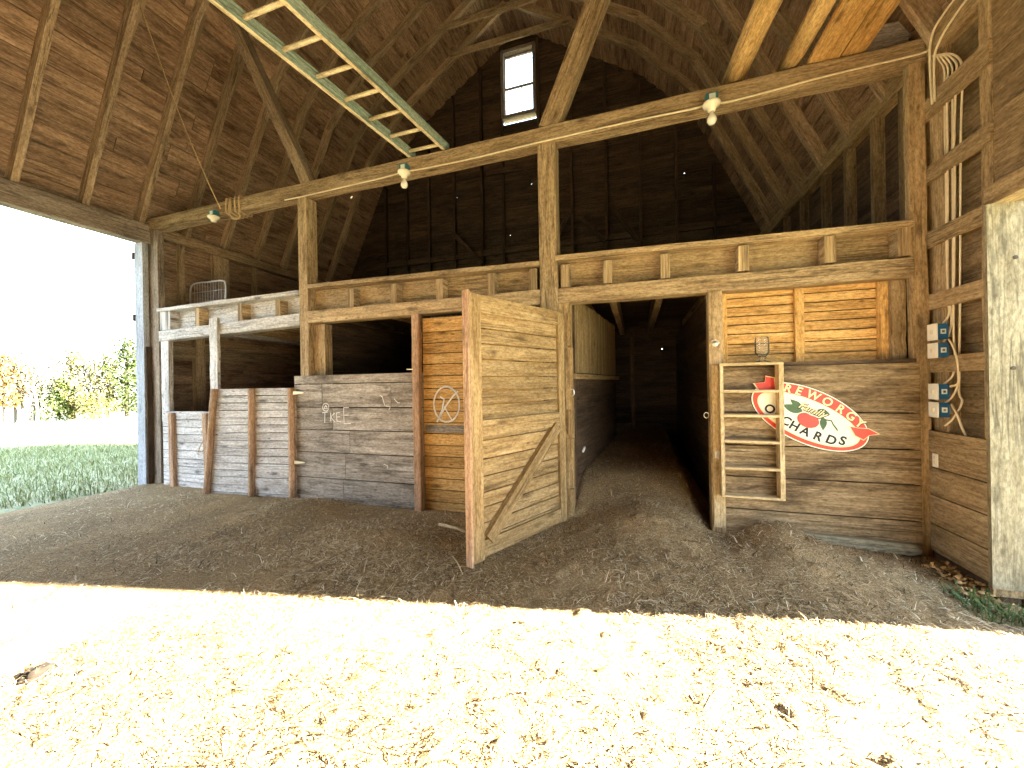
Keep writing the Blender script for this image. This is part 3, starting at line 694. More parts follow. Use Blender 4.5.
# leaning half gate
t = thing('half_gate', (-5.2, YP - .1, 0), 'sagging whitish half gate with three brown battens, hinged on the grey planks', 'gate')
gl, gr = V(-5.78, YP - .20, 0), V(-4.43, YP - .05, 0)
gd = (gr - gl); gL = gd.length; gd.normalize(); gn = V(gd.y, -gd.x, 0)
mb = MB(); z = -.08; k = 0
while z < 1.49:
    w = .105 * U(.9, 1.1); sk = .17 * (1 - (z + .08) / 1.57)
    a = gl - gd * sk * .85 + Z_ * (z); 
    mb.box(a - gn * .0, gd * (gL + sk * .85 - .02 * U(0, 1)), Z_ * (w - .011) , gn * -.026 * 1.0); z += w; k += 1
mb.build('boards', 'white', t)
for f0, f1, lz in ((.04, -.09, -.12), (.50, .48, -.1), (.965, .965, -.07)):
    p = gl + gd * gL * f0 + gn * .03 + Z_ * 1.50; q = gl + gd * gL * f1 + gn * .03 + Z_ * lz
    mb = MB(); mb.tube([p.lerp(q, s / 6) + V(U(-.006, .006), 0, 0) for s in range(7)], .046, 9); mb.build('batten', 'pole', t, smooth=True)
mb = MB(); o0 = gl + gd * gL * .52 + gn * .004
mb.box(o0 + Z_ * .30, gd * (.62), Z_ * .12, gn * .02); mb.box(o0 + Z_ * .13, gd * (.60), Z_ * .12, gn * .022); mb.build('patch_board', 'white', t)
for z in (1.43, .49):
    mb = MB(); mb.prism([(0, -.028), (.20, -.006), (.20, .006), (0, .028)], gr + gn * .045 + V(-.04, 0, z), gd, Z_, gn * .006); mb.build('strap_hinge', 'hinge', t)
mb = MB(); mb.tube(spline([gl + gn * .08 + V(.06, 0, 1.12), gl + gn * .09 + V(-.03, 0, .85), gl + gn * .09 + V(-.14, 0, .72), gl + gn * .09 + V(-.2, 0, .6), gl + gn * .09 + V(-.1, 0, .63)]), .006, 5); tag(mb.build('twine', 'rope'), 'thin twine hanging from the left batten of the sagging half gate', 'twine')
# grey plank front with chalk
t = thing('stall_wall', (-3.48, YP, 0), 'grey weathered plank stall front with chalk marks, left of the orange panel', 'panel')
mb = boards(MB(), (-4.46, YP, -.02), X_, Z_, -Y_, 1.98, 1.685, .335, .04, gap=.010, jit=.12, split=1.15); mb.build('planks', 'grey', t, bevel=.002)
# chalk strokes
yc = YP - .0455
def stroke(mb, pts, w=.012, closed=False):
    for a, c in zip(pts, pts[1:]):
        a, c = Vector((a[0], 0, a[1])), Vector((c[0], 0, c[1])); d = (c - a).normalized(); s_ = V(-d.z, 0, d.x) * (w / 2)
        q = [a - s_ - d * w * .3, c - s_ + d * w * .3, c + s_ + d * w * .3, a + s_ - d * w * .3]
        i0 = len(mb.v)
        for dy in (0, -.0015):
            for p in q: mb.v.append(V(p.x, yc + dy, p.z))
        for f in ([4, 5, 6, 7], [3, 2, 1, 0], [0, 1, 5, 4], [1, 2, 6, 5], [2, 3, 7, 6], [3, 0, 4, 7]): mb.face([i0 + k for k in f], [(0, 0)] * 4, .5)
    return mb
def px2x(x): return -4.30 + (x - 311) * .0163   # chalk layout measured on the board
circ = lambda cx, cz, r, n_=18, e=1.0: [(cx + r * math.cos(a * 6.2832 / n_), cz + r * e * math.sin(a * 6.2832 / n_)) for a in range(n_ + 1)]
c0 = (-3.93, 1.235); lw = .011; tz = 1.03
def chalk(name, *strokes, w=lw):
    mb = MB()
    for q in strokes: stroke(mb, q, w)
    return mb.build(name, 'chalk', t)
chalk('chalk_ring', circ(*c0, .052)); chalk('chalk_triangle', [(c0[0] - .03, c0[1] - .02), (c0[0], c0[1] + .025), (c0[0] + .03, c0[1] - .02), (c0[0] - .03, c0[1] - .02)])
chalk('chalk_letter', [(-3.985, tz + .13), (-3.90, tz + .14)], [(-3.945, tz + .135), (-3.95, tz)])
chalk('chalk_letter', [(-3.85, tz + .13), (-3.85, tz + .02)], [(-3.79, tz + .125), (-3.85, tz + .075), (-3.785, tz + .01)])
chalk('chalk_letter', [(-3.70, tz + .135), (-3.755, tz + .13), (-3.75, tz + .02), (-3.69, tz + .015)], [(-3.755, tz + .075), (-3.705, tz + .08)])
chalk('chalk_letter', [(-3.56, tz + .20), (-3.64, tz + .20), (-3.635, tz - .01), (-3.535, tz - .005)], [(-3.64, tz + .10), (-3.57, tz + .105)])
chalk('chalk_scribble', [(-3.08, 1.39), (-3.04, 1.36), (-3.05, 1.38), (-3.01, 1.26)], w=.008); chalk('chalk_scribble', [(-2.99, 1.25), (-2.93, 1.24), (-2.95, 1.2)], w=.008); chalk('chalk_scribble', [(-2.87, 1.34), (-2.82, 1.29), (-2.79, 1.29)], w=.008)
chalk('chalk_scribble', [(-3.04, .52), (-2.98, .5), (-2.99, .47)], w=.007)
# orange panel with post
timber('stall_stud', -2.58, -2.48, YP - .10, YP - .02, -.06, 2.37, 'pole', 'pinkish peeled post between the grey plank front and the orange panel', 'post', bev=.014)
t = thing('stall_wall', (-1.7, YP, 0), 'tall orange pine board panel with a chalk circle, behind the open door', 'panel')
mb = MB(); boards(mb, (-2.48, YP + .03, -.06), X_, Z_, -Y_, 1.50, 2.385, .142, .03, gap=.011, jit=.1); mb.build('boards', 'pine', t)
mb = MB(); mb.bx(-2.46, -1.0, YP - .012, YP - .0, .93, 1.02); mb.build('grey_board', 'grey', t)
yc = YP - .006
mb = MB(); stroke(mb, circ(-2.17, 1.27, .17, 22, 1.25), .02); stroke(mb, [(-2.25, 1.36), (-2.2, 1.33), (-2.23, 1.2), (-2.28, 1.1)], .018); stroke(mb, [(-2.3, 1.06), (-2.17, 1.26), (-2.08, 1.37), (-2.02, 1.42)], .02); stroke(mb, [(-2.2, 1.24), (-2.1, 1.08)], .016)
mb.build('chalk_mark', 'chalk', t)
mb = MB(); mb.tube([(-2.64, YP - .112, 1.70), (-2.56, YP - .104, 1.70)], .008, 6); tag(mb.build('door_hook', 'steel'), 'small metal hook on the pinkish peeled post', 'hook')
# open stall door
hx, hy = -.735, YP - .10; fx, fy = -1.30, 2.90
dd = V(fx - hx, fy - hy, 0); DL = dd.length; dd.normalize(); dn = V(dd.y, -dd.x, 0)
if dn.x < 0: dn = -dn          # the face turned to the viewer
t = thing('stall_door', (hx, hy, .03), 'tall tan board stall door with diagonal brace, standing open', 'door')
Dp = lambda u, n_, z: V(hx, hy, 0) + dd * u + dn * n_ + Z_ * z
mb = MB(); boards(mb, Dp(0.02, 0, .06), dd, Z_, dn * -1, DL - .03, 2.19, .135, .028, gap=.011, jit=.18); mb.build('boards', 'door', t)
def rail(name, u0, u1, z0, z1, n0=.0, n1=.03, mat='door'):
    mb = MB(); mb.box(Dp(u0, n0, z0), dd * (u1 - u0), dn * (n1 - n0), Z_ * (z1 - z0)); mb.build(name, mat, t, bevel=.003)
rail('stile', DL - .125, DL - .0, .04, 2.25); rail('stile', .02, .12, .05, 2.23)
rail('top_rail', .12, DL - .125, 2.10, 2.245); rail('middle_rail', .12, DL - .125, 1.06, 1.20); rail('bottom_rail', .12, DL - .125, .06, .20)
mb = MB(); a = Dp(.17, .016, 1.06); c = Dp(DL - .17, .016, .20); mb.beam(a + dn * .012, c + dn * .012, .052, .115, up=Z_); mb.build('brace', 'door', t, bevel=.003)
rail('edge_board', DL, DL + .025, .02, 2.27, -.035, .035, 'pole')
# door jamb with blocks
t = thing('stall_jamb', (-.70, YP + .05, 0), 'notched wooden jamb at the hinge side of the open stall door', 'jamb')
mb = MB(); mb.beam((-.73, YP + .07, -.05), (-.73, YP + .07, 2.37), .13, .14, up=(0, 1, 0), wob=.004, n=6); mb.build('jamb_post', 'door', t, bevel=.006)
for z0, z1, dx in ((1.90, 2.25, .0), (1.22, 1.88, .02), (.95, 1.2, .0), (.38, .9, .02), (.1, .36, .0)):
    mb = MB(); mb.bx(-.70 - dx, -.655 + dx * .3, YP - .05, YP + .05, z0, z1); mb.build('block', 'door', t, bevel=.005)
mb = MB(); mb.tube(spline([(-.66, YP - .06, 1.43), (-.635, YP - .07, 1.43), (-.63, YP - .07, 1.38), (-.65, YP - .06, 1.36)]), .006, 6); mb.build('hook', 'steel', t)
# right jamb of the doorway
t = thing('stall_jamb', (.75, YP + .05, 0), 'plain wooden jamb at the right side of the dark doorway', 'jamb')
mb = MB(); mb.beam((.745, YP + .05, -.05), (.745, YP + .05, 2.37), .125, .13, up=(0, 1, 0), wob=.004, n=6); mb.build('jamb_post', 'panel', t, bevel=.006)
mb = MB(); mb.lathe((.735, YP - .016, 1.86), [(.03, 0), (.03, .004), (.012, .012), (.012, .03), (0, .034)], 12, ax=(0, -1, 0)); lp = mb.build('latch_plate', 'steel', t)
mb = MB(); mb.tube(spline([(.70, YP - .03, 1.88), (.735, YP - .05, 1.89), (.77, YP - .03, 1.86)]), .007, 6); mb.build('latch_hook', 'steel', lp)
mb = MB(); mb.tube([V(.655, YP + .02, 1.16) + V(.0 + .022 * math.cos(k * .5236), .0, .028 * math.sin(k * .5236)) for k in range(13)], .004, 6); mb.build('ring', 'steel', t)

# passage behind the doorway: angled slatted partition
p0, p1 = V(-.70, YP + .16, 0), V(-.34, 7.1, 0); pd = (p1 - p0); pL = pd.length; pd.normalize(); pn = V(pd.y, -pd.x, 0)
t = thing('stall_partition', (-.5, 5.6, 0), 'inner partition left of the doorway, narrow upright slats over wide boards', 'partition')
mb = MB(); u = 0
while u < pL - .03:
    w = U(.055, .085); mb.box(p0 + pd * u + Z_ * 1.62, pd * (w - .012), pn * -(.022 + U(0, .008)), Z_ * (.88 + U(-.01, .01))); u += w
mb.box(p0 + Z_ * 1.62 - pn * .035, pd * pL, pn * -.015, Z_ * .88, r=.1); mb.build('slats', 'door', t)
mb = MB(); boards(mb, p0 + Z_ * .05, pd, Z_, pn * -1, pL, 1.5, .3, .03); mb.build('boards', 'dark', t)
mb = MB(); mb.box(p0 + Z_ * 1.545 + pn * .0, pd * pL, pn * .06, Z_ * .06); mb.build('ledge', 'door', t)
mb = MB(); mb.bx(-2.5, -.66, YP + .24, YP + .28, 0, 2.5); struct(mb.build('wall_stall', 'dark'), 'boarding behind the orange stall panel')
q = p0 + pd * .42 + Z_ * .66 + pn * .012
mb = MB(); mb.tube([q, q + pd * .10 + Z_ * .035], .016, 7); tag(mb.build('white_patch', 'plate', smooth=True), 'small white scrap on the lower partition boards inside the doorway', 'patch')  # short white rod laid on the boards as a small white spot
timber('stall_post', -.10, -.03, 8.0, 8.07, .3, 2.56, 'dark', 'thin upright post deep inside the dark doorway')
# unseen dividers added to keep light out of the stalls
mb = MB(); boards(mb, (.82, YP + .26, 0), Y_, Z_, X_, YB - YP - .3, 2.5, .25, .03); struct(mb.build('shade_divider', 'dark'), 'added board divider shading the passage from the right')
mb = MB(); boards(mb, (-4.32, YP + .26, 0), Y_, Z_, X_, YB - YP - .3, 2.5, .25, .03); struct(mb.build('shade_divider', 'dark'), 'added board divider shading the left stalls')

# right sign wall
t = thing('stall_wall', (1.53, YP, 0), 'brown stained plank stall front carrying the red oval sign', 'panel')
mb = boards(MB(), (.80, YP + .045, -.03), X_, Z_, -Y_, 1.50, 1.66, .33, .045, gap=.011, jit=.1); mb.build('planks', 'kick', t, bevel=.002)
mb = MB(); mb.bx(.80, 2.28, YP - .0, YP + .20, 1.63, 1.66); mb.build('ledge', 'dark', t)
mb = MB(); mb.bx(.70, .80, YP - .03, YP + .0, .08, 1.65); mb.build('end_post', 'shelf', t, bevel=.004)
mb = MB(); mb.tube([(.735, YP - .045, .80), (.735, YP - .05, .76), (.75, YP - .05, .745), (.76, YP - .045, .76)], .006, 6); mb.bx(.715, .765, YP - .036, YP - .03, .75, .82); mb.build('hook', 'steel', t)
mb = MB(); mb.prism([(0, -.02), (1.04, -.06), (1.10, -.035), (1.11, 0), (1.05, .035), (0, .06)], (1.15, YP - .075, .055), X_, Z_, (0, .05, 0))
tag(mb.build('loose_board', 'palewood'), 'pale round ended board lying against the foot of the sign wall', 'board')
t = thing('stall_wall', (1.5, YP + .2, 1.66), 'orange pine board panel with three battens above the sign wall', 'panel')
mb = boards(MB(), (.80, YP + .20, 1.66), X_, Z_, -Y_, 1.46, .74, .098, .025, gap=.010, jit=.15); mb.build('boards', 'pine', t)
for x0, x1 in ((.815, .875), (1.45, 1.525), (2.09, 2.18)):
    mb = MB(); mb.bx(x0, x1, YP + .135, YP + .175, 1.66, 2.38); mb.build('batten', 'pine', t, bevel=.004)
mb = MB(); mb.bx(.8, 2.3, YP + .23, YP + .25, 1.6, 2.55); struct(mb.build('wall_stall', 'dark'), 'boarding behind the upper pine panel')

# shelf unit
t = thing('wall_shelf', (1.03, YP - .08, .41), 'narrow wooden wall shelf with five open shelves, hung over the sign', 'shelf')
sx0, sx1, ya, yb = .755, 1.272, YP - .115, YP - .004
for x, bw_ in ((sx0, .026), (sx1 - .038, .038)):
    mb = MB(); mb.bx(x, x + bw_, ya, yb, .42, 1.635); mb.build('side_board', 'shelf', t, bevel=.002)
for z in (1.385, 1.155, .915, .66):
    mb = MB(); mb.box((sx0 + .03, ya + .004, z), (sx1 - sx0 - .065, 0, U(-.006, .006)), (0, yb - ya - .008, 0), (0, 0, .024)); mb.build('shelf_board', 'shelf', t, bevel=.002)
mb = MB(); mb.bx(sx0 - .005, sx1 + .0, ya - .005, yb, 1.635, 1.66); mb.build('top_board', 'shelf', t, bevel=.002)
mb = MB(); mb.bx(sx0, sx1, ya, yb, .40, .42); mb.build('bottom_board', 'shelf', t, bevel=.002)
# glass lamp jar
t = thing('glass_jar', (1.16, YP + .09, 1.66), 'clear glass jar on a round foot standing on the ledge above the shelf', 'jar')
c = (1.16, YP + .09, 1.66)
mb = MB(); mb.lathe(c, [(.085, 0), (.085, .008), (.03, .022), (.022, .03), (.035, .05), (.03, .06)], 24); mb.build('foot', 'jarglass', t, smooth=True)
mb = MB(); mb.lathe(c, [(.03, .061), (.046, .075), (.060, .10), (.060, .215), (.055, .235), (.058, .245), (.053, .245), (.051, .235), (.056, .21), (.056, .103), (.041, .08), (.005, .07)], 24); mb.build('jar_body', 'jarglass', t, smooth=True)

# ------------------------------------------------------------------ oval orchard sign
SA = math.radians(27.5); sc_ = V(1.49, YP - .004, 1.16); ep = V(math.cos(SA), 0, -math.sin(SA)); eq = V(math.sin(SA), 0, math.cos(SA)); eo = V(0, -1, 0)
t = thing('orchard_sign', sc_, 'red and cream oval orchard sign with an apple, tilted on the planks', 'sign')
def ell(a, b_, n_=56, cx=0, cy=0, e=1.0): return [(cx + a * math.cos(k * 6.28318 / n_), cy + b_ * math.sin(k * 6.28318 / n_)) for k in range(n_)]
lay = [0]
def plate(name, poly, mat, level, parent=None):
    ar = sum(a[0] * b_[1] - b_[0] * a[1] for a, b_ in zip(poly, poly[1:] + poly[:1]))
    if ar < 0: poly = poly[::-1]
    mb = MB(); mb.prism(poly, sc_ + eo * (.0025 * level), ep, eq, eo * .0024); return mb.build(name, mat, parent or t)
plate('sign_board', ell(.497, .252), 'ink', 0)
mb_edge = plate('cream_border', ell(.491, .247), 'cream', 1)
plate('red_border', ell(.480, .237), 'red', 2)
inner = [(.425 * math.cos(a), (.160 if math.sin(a) > 0 else .178) * math.sin(a) - .018) for a in [k * 6.28318 / 56 for k in range(56)]]
plate('inner_border', [(x * 1.02, y * 1.04) for x, y in inner], 'gold', 3)
plate('cream_field', inner, 'cream', 4)
for rb in ([(.316, .064), (.37, .078), (.441, .109), (.521, .102), (.468, .061), (.451, .008), (.384, .012)], [(-.336, .083), (-.40, .19), (-.467, .172), (-.447, .12), (-.52, .076), (-.442, .029)]):
    gx0 = sum(p[0] for p in rb) / len(rb); gy0 = sum(p[1] for p in rb) / len(rb)
    plate('ribbon_edge', [((x - gx0) * 1.14 + gx0, (y - gy0) * 1.14 + gy0) for x, y in rb], 'gold', 5.2); plate('ribbon_tail', rb, 'red', 6.2)
# apple, leaves, stem
plate('apple', [(.012 + .088 * math.cos(a) * (1 + .06 * math.sin(a)), -.036 + (.064 * math.sin(a) - .012 * math.exp(-((a - 1.57) / .35) ** 2))) for a in [k * 6.28318 / 40 for k in range(40)]], 'apple', 6)
def leaf(cx, cy, L, W, ang):
    pts = []
    for k in range(9): x = k / 8; pts.append((x * L, W * math.sin(math.pi * x ** .8)))
    for k in range(7, 0, -1): x = k / 8; pts.append((x * L, -W * .8 * math.sin(math.pi * x ** .8)))
    ca, sa = math.cos(ang), math.sin(ang); return [(cx + x * ca - y * sa, cy + x * sa + y * ca) for x, y in pts]
plate('leaf', leaf(-.06, .02, .17, .042, 3.25), 'leafgreen', 5); plate('leaf', leaf(-.08, .045, .12, .03, 2.9), 'leafgreen', 5.3)
plate('leaf', leaf(.10, .045, .12, .03, -1.1), 'leafgreen', 5); plate('leaf', leaf(.03, .075, .11, .03, .15), 'leafgreen', 5.3)
st = [(.12, .03), (.17, .045), (.20, .02), (.235, .0), (.25, -.012)]
plate('stem', [(x, y + .006) for x, y in st] + [(x, y - .006) for x, y in st[::-1]], 'leafgreen', 5.6)
def letter(ch, p, q, size, ang, mat, level, parent, name, off=.0, shear=0):
    cu = bpy.data.curves.new('letter', 'FONT'); cu.body = ch; cu.size = size; cu.align_x = 'CENTER'; cu.align_y = 'CENTER'; cu.extrude = .0012; cu.offset = off; cu.shear = shear
    ob = bpy.data.objects.new('letter', cu); COL.objects.link(ob)
    dg = bpy.context.evaluated_depsgraph_get(); me = bpy.data.meshes.new_from_object(ob.evaluated_get(dg)); bpy.data.objects.remove(ob)
    ca, sa = math.cos(ang), math.sin(ang); loc = sc_ + eo * (.0025 * level) + ep * p + eq * q
    for v in me.vertices:
        x, y, z = v.co; w = ep * (x * ca - y * sa) + eq * (x * sa + y * ca) + eo * z
        v.co = loc + w - t.location
    me.materials.clear(); me.materials.append(M[mat]); o_ = bpy.data.objects.new(name, me); COL.objects.link(o_); o_.parent = parent; return o_
for ch, p, q in zip('TREWORGY', (-.335, -.255, -.168, -.05, .070, .184, .281, .367), (.130, .152, .170, .184, .182, .168, .148, .122)):
    sl = -p * .48
    letter(ch, p + .004, q - .004, .100, math.atan(sl), 'ink', 3.6, t, 'letter_shadow', .003); letter(ch, p, q, .100, math.atan(sl), 'gold', 4.2, t, 'letter', .0025)
for ch, p, q in zip('ORCHARDS', (-.30, -.215, -.135, -.055, .040, .145, .248, .325), (-.085, -.108, -.123, -.134, -.138, -.132, -.112, -.078)):
    letter(ch, p, q, .108, math.atan(p * .42 - .0), 'ink', 5.2, t, 'letter', .003)
letter('Family', -.0, .062, .088, .02, 'ink', 7.2, t, 'letter_shadow', .005, .35); letter('Family', -.003, .065, .088, .02, 'gold', 8, t, 'letter', .0012, .35)

# ------------------------------------------------------------------ bulbs, rope, ladder, poles on the tie beam
def lamp(x, z, label, bulb=True):
    t = thing('light_fixture', (x, YP - .06, z - .1), label, 'light', 'bulb holders on the tie beam')
    mb = MB(); mb.bx(x - .055, x + .055, YP - .085, YP - .002, z, z + .085); jb = mb.build('junction_box', 'teal', t, bevel=.006)
    mb = MB(); mb.bx(x - .025, x + .03, YP - .089, YP - .085, z + .02, z + .07); mb.build('box_label', 'sticker', jb)
    c = (x, YP - .05, z)
    mb = MB(); mb.lathe(c, [(.078, 0), (.08, -.012), (.07, -.03), (.04, -.05), (.034, -.075), (.026, -.08), (0, -.08)], 22); lh = mb.build('lamp_holder', 'ivory', t, smooth=True)
    if bulb:
        mb = MB(); mb.lathe(c, [(0, -.081), (.018, -.081), (.02, -.105), (.034, -.125), (.043, -.15), (.042, -.175), (.028, -.197), (0, -.205)], 18); mb.build('light_bulb', 'bulb', lh, smooth=True)
    return t
lamp(-2.67, 4.13, 'ivory porcelain lamp holder with bulb on the tie beam, below the ladder end')
lamp(.735, 4.165, 'ivory porcelain lamp holder with bulb on the right half of the tie beam')
lamp(-5.93, 4.06, 'ivory lamp holder without a bulb on the tie beam, beside the rope coil', False)
t = thing('rope', (-5.62, YP, 4.0), 'hemp rope wound round the tie beam and tied up to a rafter', 'rope')
mb = MB()
for k in range(4):
    x = -5.75 + k * .085; pts = []
    for j in range(17):
        a = j * 6.2832 / 16; hw, hh = .112, .118
        cy_, cz_ = math.cos(a), math.sin(a); q_ = max(abs(cy_) / hw, abs(cz_) / hh); q2 = .75 / q_ + .25 * .125
        pts.append((x + .05 * math.sin(a * .5) + U(-.006, .006), YP + .085 + cy_ * q2 * 1.0, 4.195 + cz_ * q2))
    mb.tube(pts, .013, 6)
mb.build('rope_coil', 'rope', t, smooth=True)
mb = MB(); a, c = V(-5.80, YP - .04, 4.16), V(-6.30, 3.50, 6.68)
mb.tube([a.lerp(c, s / 14) + V(0, 0, -.14 * math.sin(math.pi * s / 14)) for s in range(15)], .008, 6); mb.build('rope_line', 'rope', t, smooth=True)
mb = MB(); mb.tube(spline([(-5.62, YP - .035, 4.24), (-5.60, YP - .06, 4.08), (-5.52, YP - .06, 3.96), (-5.42, YP - .04, 3.98), (-5.46, YP - .03, 4.10)]), .011, 6); mb.build('rope_tail', 'rope', t, smooth=True)
# ladder lying on the tie beams
t = thing('ladder', (-2.8, 2.2, 4.36), 'long green painted wooden ladder lying flat across the tie beams', 'ladder')
lx = lambda y, side: (-2.637 if side < 0 else -2.168) + (y - 4.26) * .128
zb = 4.355
for s in (-1, 1):
    mb = MB(); a = V(lx(-.5, s), -.5, zb + .05); c = V(lx(4.33, s), 4.33, zb + .05)
    mb.beam(a, c, .042, .115, wob=.002, n=8)
    i = [k for k in range(len(mb.f))]
    for k in i:
        f = mb.f[k]; nrm = (mb.v[f[1]] - mb.v[f[0]]).cross(mb.v[f[2]] - mb.v[f[0]]).normalized()
        if abs(nrm.z) > .7 and mb.v[f[0]].z + mb.v[f[2]].z < 2 * (zb + .05): mb.m[k] = 1
    mb.build('side_rail', ['green', 'rung'], t, bevel=.004)
y = 4.20
while y > -.4:
    mb = MB(); mb.tube([(lx(y, -1), y, zb + .045), (lx(y, 1), y + .0, zb + .045)], .02, 9); mb.build('rung', 'rung', t, smooth=True); y -= .322
# poles and planks on the tie beams
for nm, x4, x3, w, lab in (('log_pole', .97, 1.05, .10, 'pale peeled log pole lying across the tie beam, the left of two'), ('log_pole', 1.42, 1.46, .08, 'pale peeled log pole lying across the tie beam, the right of two')):
    y0 = -.3; sl = (x4 - x3) / .82
    mb = MB(); mb.tube([(x4 + (y - 4.24) * sl + U(-.005, .005), y, 4.372 + w + U(-.003, .003)) for y in np.linspace(4.36, y0, 9)], [w * .95] + [w] * 8, 14)
    tag(mb.build(nm, 'log', smooth=True), lab, 'pole', 'poles lying on the tie beams')
for x0, x1, sl, lab, z in ((1.54, 1.78, .0, 'wide orange plank lying across the tie beam, beside the log poles', 4.375), (1.80, 1.98, -.02, 'wide orange plank lying across the tie beam, nearest the right wall', 4.39)):
    mb = MB(); mb.box((x0 - sl * 4.5 * 0, 4.34, z), (x1 - x0, 0, 0), (.06 + sl, -4.6, 0), (0, 0, .04)); tag(mb.build('plank', 'pine', bevel=.003), lab, 'plank', 'planks lying on the tie beams')
mb = MB(); mb.box((1.98, 4.40, 4.40), (.40, .0, -.01), (0, .03, 0), (.0, .02, .17)); mb.box((1.96, 4.42, 4.575), (.46, .0, -.015), (0, .03, 0), (.0, .02, .17))
tag(mb.build('offcut_boards', 'white'), 'grey weathered boards stood behind the tie beam in the right corner', 'board')
# wire rack in the loft
t = thing('wire_rack', (-6.9, 4.75, 2.83), 'arched pale wire rack standing at the loft edge in the left corner', 'rack')
mb = MB(); mb.tube(spline([(-7.30, 4.70, 2.83), (-7.33, 4.72, 3.22), (-7.26, 4.74, 3.33), (-6.95, 4.74, 3.33), (-6.60, 4.74, 3.32), (-6.50, 4.73, 3.22), (-6.46, 4.70, 2.83)]), .014, 7); mb.build('rack_frame', 'wire', t, smooth=True)
mb = MB()
for k in range(12): x = -7.26 + k * .064; mb.tube([(x, 4.74, 2.84), (x, 4.74, 3.325)], .004, 5)
for z in (3.0, 3.17): mb.tube([(-7.32, 4.735, z), (-6.48, 4.735, z)], .005, 5)
mb.build('rack_wires', 'wire', t, smooth=True)

# ------------------------------------------------------------------ small things on the ground
def gz(x, y): return float(height(np.array([x]), np.array([y]))[0])
mb = MB(); mb.tube([(-1.98, 3.62, gz(-1.98, 3.62) + .03), (-1.75, 3.56, gz(-1.75, 3.56) + .028), (-1.55, 3.5, gz(-1.55, 3.5) + .024)], .016, 7); tag(mb.build('stick', 'shelf', smooth=True), 'pale bare stick lying in the straw left of the open door', 'stick')
def clod(x, y, r, label):
    mb = MB(); i0 = 0; n_, k_ = 12, 6; z0 = gz(x, y)
    prof = [(r * math.cos(k * 1.45 / k_), r * .5 * math.sin(k * 1.45 / k_)) for k in range(k_)] + [(0.001, r * .5)]
    mb.lathe((x, y, z0 - .01), prof, n_)
    mb.v = [p + V(U(-1, 1), U(-1, 1), U(-.6, .6)) * r * .22 for p in mb.v]
    tag(mb.build('clod', 'earth', smooth=True), label, 'clod')
clod(-3.08, 1.20, .075, 'large dark clod of dirt on the sunlit floor at the far left')
clod(-2.87, 1.27, .03, 'small dark clod of dirt beside the larger one on the sunlit floor')
mb = MB(); z = gz(-.7, 2.33); mb.prism([(0, .0), (.06, -.016), (.12, .0), (.06, .02)], (-.74, 2.34, z + .018), (.95, .3, .05), (-.3, .95, .1), (0, 0, .004)); tag(mb.build('fallen_leaf', 'dryleaf'), 'brown fallen leaf on the sunlit floor in front of the open door', 'leaf')
mb = MB(); z = gz(.38, 2.45); mb.prism([(0, .0), (.06, -.02), (.12, .0), (.06, .02)], (.36, 2.47, z + .018), (.95, -.3, .05), (.3, .95, .1), (0, 0, .004)); tag(mb.build('fallen_leaf', 'dryleaf'), 'brown fallen leaf at the shadow edge in front of the doorway', 'leaf')
# weeds and dry leaves in the right corner
n_ = 600; wx = RNG.uniform(2.05, 2.75, n_); wy = RNG.uniform(3.12, 3.47, n_) + .1 * (wx < 2.3); k = wy > 3.05 + .35 * (2.5 - wx) * .5; wx, wy = wx[k], wy[k]; n_ = len(wx)
th = RNG.uniform(0, 2 * np.pi, n_); pt = RNG.uniform(.3, 1.3, n_); D = np.stack([np.cos(th) * np.cos(pt), np.sin(th) * np.cos(pt), np.sin(pt)], 1)
zz = np.where(wx < 2.42, height(wx, wy), -.06)
tag(strips('weeds', np.stack([wx, wy, zz - .01], 1), D, RNG.uniform(.04, .14, n_), RNG.uniform(.002, .005, n_), 0, 'weed', RNG.beta(2, 2, n_), bend=.4), 'low green weeds growing at the foot of the pale barn door', 'weeds', kind='stuff')
mb = MB()
for k in range(140):
    x, y = U(2.15, 2.46), U(3.46, 3.95); z = gz(min(x, 2.4), y) + U(.0, .10) * (1 - abs(y - 3.65)); a = U(0, 6.28); d = V(math.cos(a), math.sin(a), U(-.5, .7)).normalized(); s_ = d.orthogonal().normalized(); L = U(.015, .045)
    if x > 2.36: x -= .1
    mb.prism([(0, 0), (L * .5, -L * .35), (L, 0), (L * .5, L * .35)], (x, y, z), d, s_, d.cross(s_) * .002)
tag(mb.build('dry_leaves', 'dryleaf'), 'drift of dry brown leaves under the low plank panel', 'leaves', kind='stuff')

